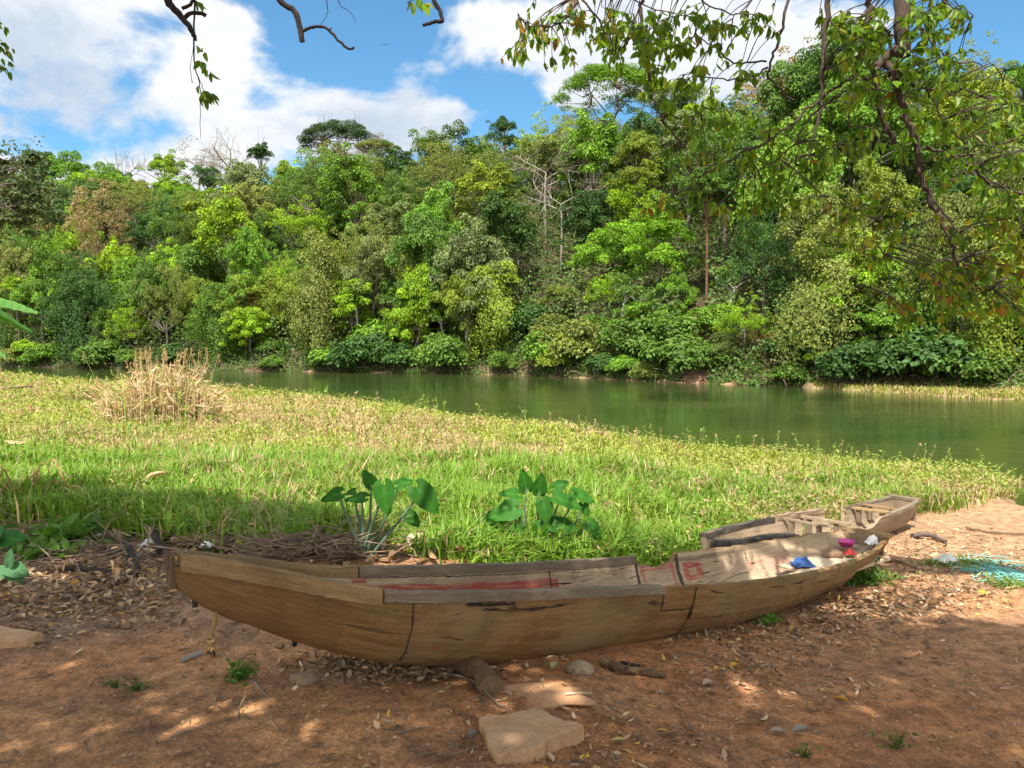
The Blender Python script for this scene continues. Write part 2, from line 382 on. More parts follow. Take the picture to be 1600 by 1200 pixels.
def trunk_path(h, wob=.12, n=6):
    z = np.linspace(-.6, h, n); p = np.stack([R_.normal(0, wob, n), R_.normal(0, wob, n), z], 1); p[0, :2] = p[1, :2] = 0; return spline(p, 3)
PROTO = {}
H0 = 6.0                                                     # prototype trunk height = height of the crown's middle
def proto(key, cm, tm): PROTO[key] = (cm, tm)
def crown_round(key, R=4.0, nl=6, nk=10, per=190, size=.2, flat=.85, sp=.62, rl=(.34, .52), ck=(.30, .46), upb=.45, droop=.2, stray=.25):
    C = []; rr = []; tn = []
    for i in range(nl):                                      # a crown is several leafy boughs at their own heights
        a = i * 2.4 + R_.uniform(-.5, .5); el = R_.uniform(-.35, 1.1) if i else 1.4; q = np.array([math.cos(a) * math.cos(el), math.sin(a) * math.cos(el), math.sin(el) * flat]) * R * sp * R_.uniform(.75, 1.15)
        r_ = R * R_.uniform(*rl); t_ = R_.uniform(.82, 1.18)
        d = rdir(nk * 2); d = d[d[:, 2] > -.5][:nk]; c_ = q + d * r_ * R_.uniform(.45, 1.0 + stray, (len(d), 1)) * [1, 1, .8]
        C.append(c_); rr.append(R_.uniform(*ck, len(c_)) * r_); tn.append(np.full(len(c_), t_))
    C = np.concatenate(C); rr = np.concatenate(rr)[:, None] * np.array([[1, 1, .72]]); mb = MB(); leaf_cloud(mb, C, rr, per, size, droop, upb, np.concatenate(tn)); cm = mb.mesh('crown', M_FOREST)
    tb = MB(); p = trunk_path(H0); tube(tb, p, np.linspace(.22, .12, len(p)), 7)
    pick = C[R_.permutation(len(C))[:14]] * .9; branches_to(tb, p[-4], pick + [0, 0, H0], .08)
    proto(key, cm, tb.mesh('trunk', M_BARKF, True))
for i in range(4): crown_round('broad%d' % i, nl=9 + i, flat=(.85, 1.0, .75, 1.2)[i], per=(200, 190, 170, 160)[i])
for i in range(2): crown_round('dense%d' % i, nl=11, nk=12, per=140, size=.17, flat=(.9, 1.2)[i], rl=(.3, .44))
for i in range(3): crown_round('fine%d' % i, nl=16, nk=11, per=58, size=.15, flat=(.9, .8, 1.3)[i], rl=(.24, .40), ck=(.25, .45), sp=.66, upb=.3, stray=.6)
for i in range(2): crown_round('layered%d' % i, nl=13, nk=9, per=115, size=.21, flat=(1.0, 1.35)[i], rl=(.24, .38), ck=(.35, .5), sp=.68, upb=1.0, stray=.4)
def crown_umbrella(key, R=5.5, h=1.6, nc=60, per=90):
    a = R_.uniform(0, 6.283, nc); r = R * np.sqrt(R_.uniform(.02, 1, nc)); C = np.stack([r * np.cos(a), r * np.sin(a), h * (1 - (r / R) ** 2) - np.abs(R_.normal(0, .55, nc)) * (1.2 - r / R)], 1)
    rr = R_.uniform(.10, .19, nc)[:, None] * R * np.array([[1, 1, .5]])
    mb = MB(); leaf_cloud(mb, C, rr, per, .19, .1, .8); cm = mb.mesh('crown', M_FOREST)
    tb = MB(); p = trunk_path(H0 - 1.9); tube(tb, p, np.linspace(.3, .2, len(p)), 7)
    hubs = [np.array([2.3 * math.cos(q), 2.3 * math.sin(q), H0 + .1 + R_.uniform(-.4, .3)]) for q in np.linspace(0, 6.283, 6)[:-1] + .4]
    branches_to(tb, p[-1], hubs, .13, .25)
    for c_ in C[::3]: branches_to(tb, hubs[int(np.argmin([np.hypot(*(q[:2] - c_[:2])) for q in hubs]))], [c_ * [.96, .96, 1] + [0, 0, H0 - .1]], .05, .2, 4)
    proto(key, cm, tb.mesh('trunk', M_BARKB, True))
crown_umbrella('umbrella0', 5.5, 2.0, 110, 150); crown_umbrella('umbrella1', 5.5, 3.2, 140, 150)
def crown_vine(key, R=2.0, h=8.0, ns=24, thick=.3):          # a trunk curtained with hanging creepers
    mb = MB(); P = []; lob = R_.uniform(0, 6.28)
    for i in range(ns):
        a = R_.uniform(0, 6.283); r = R * math.sqrt(R_.uniform(.05, 1)) * (1 + .35 * math.sin(3 * a + lob)); top = h * (.5 - .28 * (r / R) ** 2) * R_.uniform(.35, 1.1); ln = R_.uniform(.2, .95) * h * (1 - .35 * r / R)
        n = int(ln * 130); t = R_.uniform(0, 1, n); wv = .25 * np.sin(t * 5 + a)
        P.append(np.stack([r * math.cos(a) + wv + R_.normal(0, thick, n), r * math.sin(a) + R_.normal(0, thick, n), top - ln * t ** .9], 1))
    P = np.concatenate(P); n = len(P); d = nrm(P * [1, 1, .05] + R_.normal(0, .3, P.shape)); Nn = nrm(d + rdir(n) * .45 + [0, 0, .45]); A = nrm(np.cross(Nn, rdir(n)) + [0, 0, -.8]); Nn = nrm(Nn - A * np.sum(Nn * A, 1, keepdims=True))
    Ls = .155 * R_.uniform(.6, 1.4, n); tone = (.75 + .5 * fbm(P[:, 0] * 1.2 + 9, P[:, 2] * .8, 3))[:, None]
    rhombs(mb, P, Nn, A, Ls, Ls * .62, shade_var(n) * tone)
    C = rdir(14); C[:, 2] = C[:, 2] * 1.1; C = C * R * .62 + [0, 0, h * .36]; leaf_cloud(mb, C, np.tile([[.75, .75, .7]], (14, 1)), 260, .17)
    cm = mb.mesh('crown', M_FOREST); tb = MB(); p = trunk_path(H0 + 3); tube(tb, p, np.linspace(.22, .1, len(p)), 6); branches_to(tb, p[-3], C[:6] + [0, 0, H0], .07); proto(key, cm, tb.mesh('trunk', M_BARKB, True))
for i in range(3): crown_vine('vine%d' % i, R=(1.8, 2.3, 1.5)[i])
def crown_bush(key, R=2.0, nc=24, size=.24, per=210):
    d = rdir(nc); d[:, 2] = np.abs(d[:, 2]) * .75 - .12; C = d * R * R_.uniform(.45, .85, (nc, 1)); r = R_.uniform(.26, .4, nc)[:, None] * R * np.array([[1, 1, .75]])
    mb = MB(); leaf_cloud(mb, C, r, per, size, .3); cm = mb.mesh('crown', M_FOREST)
    tb = MB(); branches_to(tb, (0, 0, H0 - R * .7), C[:9] + [0, 0, H0], .05); p = trunk_path(H0 - R * .7, .03); tube(tb, p, .05, 5); proto(key, cm, tb.mesh('trunk', M_BARKB, True))
for i in range(3): crown_bush('bush%d' % i, size=(.19, .24, .16)[i])
def grow(mb, p, d, ln, r, lev, spread, up, tips):
    n = 5; P = [np.array(p, float)]; d = np.array(d, float)
    for i in range(n): d = nrm(d + rdir(1)[0] * .16 + np.array([0, 0, up * .1])); P.append(P[-1] + d * ln / n)
    tube(mb, P, np.linspace(r, r * .55, n + 1), 6 if lev > 2 else 4, cap=False)
    if lev == 0: tips.append(P[-1]); return
    for k in range(R_.integers(2, 4) + (lev >= 2)):
        b = P[R_.integers(2, n + 1)]; nd = nrm(d + rdir(1)[0] * spread); grow(mb, b, nd, ln * R_.uniform(.55, .8), r * .5, lev - 1, spread, up, tips)
def bare(key, h=7.0, lev=4, spread=.9, up=.4, r=.2, mat=None, leafy=0):
    mb = MB(); tips = []; P = trunk_path(h); tube(mb, P, np.linspace(r, r * .6, len(P)), 7)
    for k in range(6): 
        a = k * 1.05 + R_.uniform(0, .6); b = P[-1 - (k % 4)]; grow(mb, b, (math.cos(a) * spread, math.sin(a) * spread, .7), h * .33, r * .4, lev - 1, spread, up, tips)
    cm = None
    if leafy:
        lb = MB(); T = np.array(tips); T = T[R_.permutation(len(T))[:leafy]]; leaf_cloud(lb, T - [0, 0, H0], np.tile([[.6, .6, .35]], (len(T), 1)), 46, .13); cm = lb.mesh('crown', M_FOREST)
    proto(key, cm, mb.mesh('trunk', mat or M_BARKG, True))
bare('bare0', 6.5, 4, .9, .5); bare('bare1', 6.0, 4, 1.2, .1, .18, None, 40); bare('pole0', 13, 3, 1.3, .1, .19, None, 46); bare('bare2', 4.0, 4, 1.1, .3, .14)
bare('twiggy0', 1.6, 5, .8, .5, .07, M_TWIG); bare('twiggy1', 2.0, 5, 1.0, .1, .07, M_TWIG, 30)

HERE = []; HPX = []
def plant_tree(name, key, x, y, hc, Rs, colr, label, cat='tree', group=None, z=None, rz=None, hs=1.0):
    cm, tm = PROTO[key]; zg = L1(x, y) if z is None else z
    e = empty(name, (x, y, zg)); tag(e, label, cat, group)
    rz = R_.uniform(0, 6.28) if rz is None else rz
    t = bpy.data.objects.new('trunk', tm); COL.objects.link(t); t.parent = e
    bare_ = key.startswith(('bare', 'pole', 'twig'))
    t.scale = (Rs, Rs, Rs * hs) if bare_ else (Rs, Rs, hc / H0); t.rotation_euler = (0, 0, rz)
    if cm is not None:
        c_ = bpy.data.objects.new('crown', cm); COL.objects.link(c_); c_.parent = e; c_.location = (0, 0, H0 * Rs * hs if bare_ else hc)
        c_.scale = (Rs, Rs, Rs * hs); c_.rotation_euler = (0, 0, rz); c_.color = (*colr, 1)
    return e
GREEN = (.085, .155, .020); DARK = (.042, .092, .017); LIME = (.19, .31, .014); OLIVE = (.15, .18, .036); TAN = (.21, .175, .072); GREY = (.13, .165, .055); YEL = (.175, .235, .024); RUST = (.20, .135, .035); FRESH = (.11, .215, .018)
CN = {GREEN: 'mid green', DARK: 'dark green', LIME: 'bright lime green', OLIVE: 'olive green', TAN: 'dull tan', GREY: 'greyish green', YEL: 'yellow green', RUST: 'rusty brown', FRESH: 'fresh green'}
def hero(name, key, px, py, wpx, u, colr, label, cat='tree', R0=4.0, hs=1.0):
    x, y = march(px, u); p = at(px, py, y / FW[1] * 1.0); d = y; zc = CAMZ + d * (540 - py) / FPX
    Rs = (wpx / 2 * d / FPX) / R0; zg = L1(x, y); HERE.append((x, y, Rs * R0 * .75)); HPX.append((px, py, wpx, u)) if (wpx >= 120 or u >= 36) else None
    return plant_tree(name, key, x, y, max(zc - zg, 1.0), Rs, colr, label, cat, None, zg, None, hs)
# trees one can tell apart, from the left
hero('rainforest_tree', 'layered0', 30, 450, 52, 1.5, LIME, 'slim vivid lime tree at the left edge, directly above the banana leaf')
hero('riverside_bush', 'bush1', 42, 545, 46, .8, LIME, 'small vivid lime bush near the waterline below the banana leaf', 'bush', 2.0)
hero('rainforest_tree', 'broad0', 265, 268, 62, 42, LIME, 'vivid lime crown standing up on the left skyline right of a grey leafless tree')
hero('rainforest_tree', 'broad2', 272, 300, 60, 38, LIME, 'lower vivid lime crown just under the lime crown of the left skyline')
hero('rainforest_tree', 'dense0', 332, 288, 60, 41, DARK, 'small round dark crown on the skyline in front of the leafless trees')
hero('rainforest_tree', 'broad1', 335, 318, 46, 32, LIME, 'lime crown on the upper left slope below the round dark crown')
hero('rainforest_tree', 'broad2', 412, 246, 46, 46, DARK, 'small dark crown alone on the skyline right of the leafless trees')
hero('umbrella_tree', 'umbrella1', 535, 232, 125, 41, (.035, .07, .018), 'wide dark flat topped emergent tree against the white cloud left of centre', R0=5.5)
hero('umbrella_tree', 'umbrella0', 592, 238, 70, 37, OLIVE, 'smaller olive flat topped tree touching the right side of the dark emergent', R0=5.5)
hero('rainforest_tree', 'fine0', 480, 372, 120, 16, LIME, 'tall feathery lime tree with grey trunk showing, left of centre on the slope', hs=1.15)
hero('rainforest_tree', 'layered1', 600, 425, 90, 9, YEL, 'yellow green layered tree left of centre low on the slope')
hero('rainforest_tree', 'broad0', 700, 470, 100, 6, FRESH, 'fresh green broad tree at the bank near the middle of the river')
hero('rainforest_tree', 'dense0', 620, 460, 80, 6, FRESH, 'fresh green dense tree at the bank beside the yellow green layered tree')
hero('rainforest_tree', 'fine1', 740, 345, 110, 22, OLIVE, 'rounded soft olive crown above the centre of the slope')
hero('rainforest_tree', 'dense1', 788, 222, 66, 43, DARK, 'dark narrow crown rising highest on the skyline left of the hilltop')
hero('umbrella_tree', 'umbrella1', 950, 160, 165, 42, FRESH, 'spreading flat topped green tree crowning the hilltop against the sky', R0=5.5)
hero('umbrella_tree', 'umbrella0', 1050, 160, 110, 38, YEL, 'yellow green flat topped tree just below the hilltop tree to its right', R0=5.5)
hero('rainforest_tree', 'dense1', 1030, 405, 150, 6.5, (.15, .29, .016), 'largest bright green tree of the bank right of centre, lit from above')
hero('rainforest_tree', 'dense0', 950, 410, 130, 8, (.13, .25, .016), 'bright green tree joined to the left of the largest bright green tree')
hero('rainforest_tree', 'broad1', 985, 360, 70, 13, GREY, 'greyish crown behind the top of the largest bright green trees')
hero('rainforest_tree', 'layered0', 1015, 510, 120, 3, FRESH, 'fresh green layered tree over the water under the largest bright tree')
hero('riverside_bush', 'bush0', 890, 545, 70, .6, YEL, 'yellow green rounded bush leaning over the waterline at mid river', 'bush', 2.0)
hero('riverside_bush', 'bush2', 868, 570, 70, -.1, YEL, 'low yellowish bush trailing into the water below the rounded yellow green bush', 'bush', 2.0)
hero('rainforest_tree', 'layered1', 1245, 420, 70, 9, LIME, 'lime tree with hanging sprays on the right slope beyond the overhanging leaves')
hero('rainforest_tree', 'broad2', 1210, 385, 60, 14, YEL, 'yellow green crown up and left of the lime tree with hanging sprays')
hero('vine_tree', 'vine2', 1130, 545, 44, 1.2, (.10, .14, .03), 'pale green creeper covered column standing at the right of the bare earth slip', R0=1.9, hs=.55)
hero('vine_tree', 'vine0', 1225, 510, 70, 3.5, DARK, 'dark creeper hung tree behind the rusty dead tangle on the right bank', R0=1.9)
hero('riverside_bush', 'bush1', 1280, 575, 50, .6, LIME, 'bright lime bush at the waterline near the start of the grassy spit', 'bush', 2.0)
hero('riverside_bush', 'bush0', 1462, 585, 34, .5, LIME, 'small bright bush standing behind the grassy spit at the right', 'bush', 2.0)
hero('vine_tree', 'vine1', 1440, 520, 110, 2.5, FRESH, 'lush green creeper tree at the bank behind the grassy spit', R0=2.1)
hero('vine_tree', 'vine2', 1530, 525, 70, 2.2, YEL, 'yellowish creeper tree near the right edge behind the grassy spit', R0=1.6)
hero('rainforest_tree', 'broad3', 1590, 300, 90, 20, GREEN, 'mid green crown high on the slope at the right edge')
hero('rainforest_tree', 'broad0', 1590, 140, 110, 40, FRESH, 'fresh green crown on the skyline at the far right edge')
hero('rainforest_tree', 'fine2', 385, 478, 50, 2, RUST, 'small orange tinged tree low on the left bank')
def hero_bare(key, px, pyb, pyt, u, label, h, name='leafless_tree', colr=(.17, .15, .10)):
    x, y = march(px, u); zt = CAMZ + y * (540 - pyt) / FPX; zb = min(L1(x, y), CAMZ + y * (540 - pyb) / FPX); Rs = (zt - zb) / h
    return plant_tree(name, key, x, y, 0, Rs, colr, label, 'bare tree', None, zb)
hero_bare('bare0', 205, 330, 240, 44, 'grey leafless crown on the left skyline left of the lime crown', 9.5)
hero_bare('bare1', 318, 300, 222, 44, 'leafless tree with faint yellow twigs on the skyline under the hanging twig', 9)
hero_bare('bare0', 360, 300, 215, 45, 'crooked dark leafless tree tallest among those on the left skyline', 9.5)
hero_bare('bare2', 195, 400, 285, 28, 'pale forked leafless tree standing out on the upper left slope', 7)
hero_bare('bare0', 628, 370, 275, 26, 'tall pale forked leafless tree left of centre on the slope', 9.5)
hero_bare('bare1', 583, 330, 215, 36, 'leafless spreading tree in front of the olive flat topped tree', 9)
hero_bare('pole0', 851, 440, 235, 16.5, 'straight dead tree with bare grey trunk, the left of the two in the centre', 16)
hero_bare('pole0', 877, 480, 285, 11.5, 'straight pale dead trunk, the right of the two in the centre', 16)
hero_bare('bare2', 745, 430, 360, 12, 'low pale leafless tree with wide limbs left of the two dead trunks', 7)
hero_bare('bare1', 700, 260, 200, 44, 'leafless tree on the skyline left of the dark narrow crown', 9)
hero_bare('pole0', 1240, 400, 280, 20, 'slim white trunk on the right slope beyond the overhanging leaves', 16)
hero_bare('pole0', 1218, 400, 290, 22, 'slim pale trunk left of the white trunk on the right slope', 16)
hero_bare('twiggy1', 1185, 590, 485, 2.0, 'rusty dead tangle of branches over the water on the right bank', 4.6, 'dead_tree', RUST)
hero_bare('twiggy0', 540, 590, 530, 1.2, 'grey dead brush at the waterline below the feathery lime tree', 4.2, 'dead_shrub')
hero_bare('twiggy0', 160, 575, 470, 1.5, 'brown leafless thicket on the left bank right of the banana leaf', 4.2, 'dead_shrub')
hero_bare('twiggy1', 215, 575, 480, 2.5, 'taller twiggy brown thicket on the left bank behind the dry reeds', 4.6, 'dead_shrub', OLIVE)
hero_bare('twiggy0', 115, 575, 490, 1.5, 'thin brown thicket on the left bank nearest the banana leaf', 4.2, 'dead_shrub')
RT_ = PROTO['broad1'][1].copy(); RT_.materials.clear(); RT_.materials.append(M_BARKR); proto('russet', PROTO['broad1'][0], RT_)
for (px, pt, uu_, Rs_) in ((455, 412, 14, .8), (560, 470, 2.5, .4), (690, 500, 2.2, .36), (732, 505, 2, .36), (975, 455, 5, .45), (1000, 470, 4, .4), (1135, 460, 5, .42), (1310, 500, 2.0, .34), (1395, 515, 1.8, .32), (1428, 505, 2.2, .34), (1508, 520, 1.8, .32), (1538, 505, 1.6, .34), (1572, 515, 1.7, .3), (1330, 300, 24, .7), (1165, 300, 26, .7), (905, 330, 24, .7)):
    x, y = march(px, uu_); zt = CAMZ + y * (540 - pt) / FPX; zb = L1(x, y); tb = MB(); ht = max(zt - zb, 2.5); P_ = np.array([[0, 0, -.4], [R_.normal(0, .12), 0, ht * .4], [R_.normal(0, .2), 0, ht]]); P_ = spline(P_, 6); tube(tb, P_, np.linspace(.13, .07, len(P_)), 7)
    for q in range(7): a = R_.uniform(0, 6.28); b_ = P_[-1 - q % 4]; tube(tb, spline([b_, b_ + [math.cos(a) * .5, math.sin(a) * .5, .4], b_ + [math.cos(a) * 1.2, math.sin(a) * 1.2, .7]], 4), np.linspace(.05, .012, 9), 4, cap=False)
    e_ = empty('slender_tree', (x, y, zb)); tag(e_, 'slender tree whose thin pale trunk shows upright between the green crowns', 'tree', 'slender pale trunked trees on the far bank'); tb.obj('trunk', M_BARKS, e_, smooth=True)
    lb = MB(); d = rdir(9) * [1, 1, .5] * 1.1 + P_[-1] + [0, 0, .5]; leaf_cloud(lb, d, np.tile([[.6, .6, .4]], (9, 1)), 90, .2); c_ = lb.obj('crown', M_FOREST, e_); c_.color = (.10, .17, .03, 1)
xr, yr = march(1103, 6); plant_tree('rainforest_tree', 'russet', xr, yr, 7.6, .5, GREEN, 'tree with a tall bare russet trunk above the bare earth slip', rz=.3)

def hides(x, y, u, ztop, R=2.5):                                    # would a tree here hide one of those above
    px = 800 + FPX * x / y; pt = 540 - FPX * (ztop - CAMZ) / y
    rp = R * FPX / y
    if abs(px - 864) < 18 + rp * .8 and u < 17 and pt < 440: return True
    return any(u < hu and abs(px - hx) < .42 * hw + rp * .45 and pt < hy + .12 * hw for (hx, hy, hw, hu) in HPX)
kinds_left = ['fine0', 'fine1', 'fine2', 'broad0', 'broad1', 'broad2', 'broad3', 'layered0', 'layered1', 'dense0', 'dense1']
def rand_tree(x, y, u):
    px = 800 + FPX * x / y
    upper = 'upper slope' if u > 28 else ('middle slope' if u > 12 else 'lower slope')
    nz = float(fbm(np.array([x * .09]), np.array([y * .09]), 55)[0])
    p = np.array([.25, .15, .08, .15, .06, .09, .10, .01, .16])   # GREEN DARK LIME OLIVE TAN GREY YEL RUST FRESH
    if px > 900 and u < 20: p = np.array([.27, .18, .10, .08, .02, .06, .10, .0, .24])
    elif px > 850: p = np.array([.22, .12, .02, .24, .16, .18, .04, .02, .06])
    if nz > .56: p = p * np.array([.6, .5, 1.5, 1.4, 1.5, 1.2, 1.3, 1.5, .8])
    p = p / p.sum(); colr = [GREEN, DARK, LIME, OLIVE, TAN, GREY, YEL, RUST, FRESH][R_.choice(9, p=p)]
    key = kinds_left[R_.integers(0, 11)]
    if colr in (TAN, RUST, OLIVE) and R_.random() < .7: key = 'fine%d' % R_.integers(0, 3)
    if colr in (LIME, YEL) and R_.random() < .6: key = ['layered0', 'layered1', 'fine0'][R_.integers(0, 3)]
    crown = 'fine leaved' if key.startswith('fine') else ('dense leaved' if key.startswith('dense') else ('tiered' if key.startswith('lay') else 'broad crowned'))
    jit = tuple(np.array(colr) * R_.uniform(.85, 1.18) * np.array([R_.uniform(.92, 1.1), 1, R_.uniform(.9, 1.1)]))
    Rr = R_.uniform(3.2, 4.8) if u > 12 else R_.uniform(2.6, 3.9); hs = R_.uniform(1.0, 1.6) if u > 12 else R_.uniform(1.25, 1.95); hc = Rr * hs * R_.uniform(.75, 1.05) + (R_.uniform(0, 2.0) if u > 12 else -Rr * hs * R_.uniform(.0, .2))
    if u > 34: hc = min(hc, 7.4 - Rr * hs * .8 + R_.uniform(-1.2, .8))
    for f_ in (1, .8, .65, .52, .4, .3):
        if not hides(x, y, u, L1(x, y) + (hc + Rr * hs * .8) * f_, Rr * max(f_, .5)): break
    else: return False
    Rr *= max(f_, .5); hc *= f_; hs *= f_ / max(f_, .5)
    e = plant_tree('rainforest_tree', key, x, y, hc, Rr / 4.0, jit, '%s %s tree in the forest on the %s across the river' % (CN[colr], crown, upper), 'tree', '%s %s trees on the %s' % (CN[colr], crown, upper), hs=hs)
HPX.append((1103, 488, 60, 5.8))
PTS = []
def scatter(n, u0, u1, dmin, kmax=.77):
    cand = 0
    while cand < n:
        cand += 1
        px = R_.uniform(800 - kmax * FPX, 800 + kmax * FPX); k = (px - 800) / FPX; D = R_.uniform(30, 175); x, y = k * D, D
        if R_.random() > D / 175: continue
        u = float(bank_u(np.array([x]), np.array([y]))[0])
        if not (u0 < u < u1): continue
        if any((x - a) ** 2 + (y - b) ** 2 < dmin ** 2 for a, b in PTS): continue
        if any((x - a) ** 2 + (y - b) ** 2 < r * r * .6 for a, b, r in HERE): continue
        if abs(px - 1087) < 22 and u < 9: continue
        if rand_tree(x, y, u) is not False: PTS.append((x, y))
scatter(16000, 2.2, 47, 4.15)
# bank row: creeper trees and bushes
P2 = []
for _ in range(2600):
    px = R_.uniform(-170, 1720); u = R_.uniform(.0, 4.5); x, y = march(px, u)
    if any((x - a) ** 2 + (y - b) ** 2 < 1.9 ** 2 for a, b in P2) or (abs(px - 1085) < 24): continue
    if any((x - a) ** 2 + (y - b) ** 2 < r * r * .25 for a, b, r in HERE): continue
    pr = R_.random(); tall = u > .9 and pr < .88
    if tall and hides(x, y, u, L1(x, y) + 6.5): pr = .89
    P2.append((x, y))
    if u > .9 and pr < .42:
        hs_ = R_.uniform(.7, 1.25); colr = [GREEN, YEL, OLIVE, FRESH, GREY, GREEN, DARK][R_.integers(0, 7)]; sz = R_.uniform(.75, 1.3)
        plant_tree('vine_tree', 'vine%d' % R_.integers(0, 3), x, y, 3.6 * sz * hs_, sz, tuple(np.array(colr) * R_.uniform(.85, 1.15)), '%s tree curtained with creepers along the far waterline' % CN[colr], 'tree', '%s creeper trees along the far bank' % CN[colr], hs=hs_)
    elif u > .9 and pr < .88:
        colr = [GREEN, YEL, OLIVE, FRESH, DARK, LIME][R_.integers(0, 6)]; Rr = R_.uniform(1.7, 3.2); hs_ = R_.uniform(1.2, 2.2)
        plant_tree('small_tree', ['broad0', 'broad1', 'fine0', 'fine1', 'fine2', 'dense0', 'layered1'][R_.integers(0, 7)], x, y, Rr * hs_ * R_.uniform(.62, .95), Rr / 4.0, tuple(np.array(colr) * R_.uniform(.85, 1.15)), '%s small tree leaning out from the far bank' % CN[colr], 'tree', '%s small trees along the far bank' % CN[colr], hs=hs_)
    elif pr < .90:
        colr = [GREEN, OLIVE, FRESH, GREEN, DARK][R_.integers(0, 5)]; sz = R_.uniform(.5, 1.4)
        plant_tree('riverside_bush', 'bush%d' % R_.integers(0, 3), x, y, .72 * sz, sz * R_.uniform(.9, 1.2), tuple(np.array(colr) * R_.uniform(.85, 1.15)), '%s bush growing on the far bank above the waterline' % CN[colr], 'bush', '%s bushes along the far bank' % CN[colr])
    else:
        plant_tree('dead_shrub', 'twiggy0', x, y, 0, R_.uniform(.45, .8), OLIVE, 'small brown leafless shrub growing on the far bank', 'shrub', 'small leafless shrubs along the far bank')
# undergrowth and roots
mb = MB(); n = 300000; k = R_.uniform(-.86, .78, n * 2); D = np.sqrt(R_.uniform(30 ** 2, 160 ** 2, n * 2)); X = k * D; Y = D; u = bank_u(X, Y)
ok = (u > .7) & (u < 46) & (fbm(X * .5, Y * .5, 8) > .30) & ~((np.abs(800 + FPX * k - 1085) < 20) & (u < 7)); X, Y, u = X[ok][:n], Y[ok][:n], u[ok][:n]; n = len(X)
P = np.stack([X, Y, landg(X, Y) + R_.uniform(0, 1, n) ** 1.3 * (1.4 + 4.2 * fbm(X * .35, Y * .35, 81))], 1); Nn = nrm(rdir(n) * .6 + [0, -.3, .7]); A = nrm(np.cross(Nn, rdir(n)))
rhombs(mb, P, Nn, A, R_.uniform(.2, .42, n), R_.uniform(.13, .27, n), shade_var(n) * np.array([.065, .115, .02]) * (.6 + .9 * fbm(X * .3, Y * .3, 4)[:, None]))
n = 42000; pxs = R_.uniform(-100, 1700, n); us = R_.uniform(-.1, 3.2, n) ** 1.0; XY = np.array([march(a_, b_) for a_, b_ in zip(pxs, us)]); ok = np.abs(pxs - 1085) > 20; XY, us = XY[ok], us[ok]; n = len(XY)
P = np.stack([XY[:, 0], XY[:, 1], np.maximum(landg(XY[:, 0], XY[:, 1]), WZ) + .12 + R_.uniform(0, 1, n) ** 1.4 * (.35 + 1.6 * fbm(XY[:, 0] * .6, XY[:, 1] * .6, 83)) * sstep(-.3, 1.2, us)], 1); Nn = nrm(rdir(n) * .6 + [0, -.45, .6]); A = nrm(np.cross(Nn, rdir(n)) + [0, 0, -.5])
rhombs(mb, P, Nn, A, R_.uniform(.14, .32, n), R_.uniform(.08, .18, n), shade_var(n) * np.where(fbm(XY[:, 0] * .4, XY[:, 1] * .4, 14)[:, None] > .55, np.array([[.10, .105, .035]]), np.array([[.07, .125, .02]])))
tag(mb.obj('undergrowth', M_GRASS), kind='stuff')
mb = MB()
for i in range(420):
    px = R_.uniform(-40, 1640); x, y = march(px, R_.uniform(-.1, .8)); z = max(L1(x, y), WZ); d = R_.normal(0, 1, 3); d[2] = abs(d[2]) * .8 + .2; d = nrm(d); ln = R_.uniform(.4, 1.5)
    p0 = np.array([x, y, z + .1]); P = spline([p0, p0 + d * ln * .5 + R_.normal(0, .1, 3), p0 + d * ln + [0, 0, -R_.uniform(0, .5)]], 3); tube(mb, P, np.linspace(.03, .012, len(P)), 4, cap=False)
tag(mb.obj('bank_roots', M_TWIG), kind='stuff')

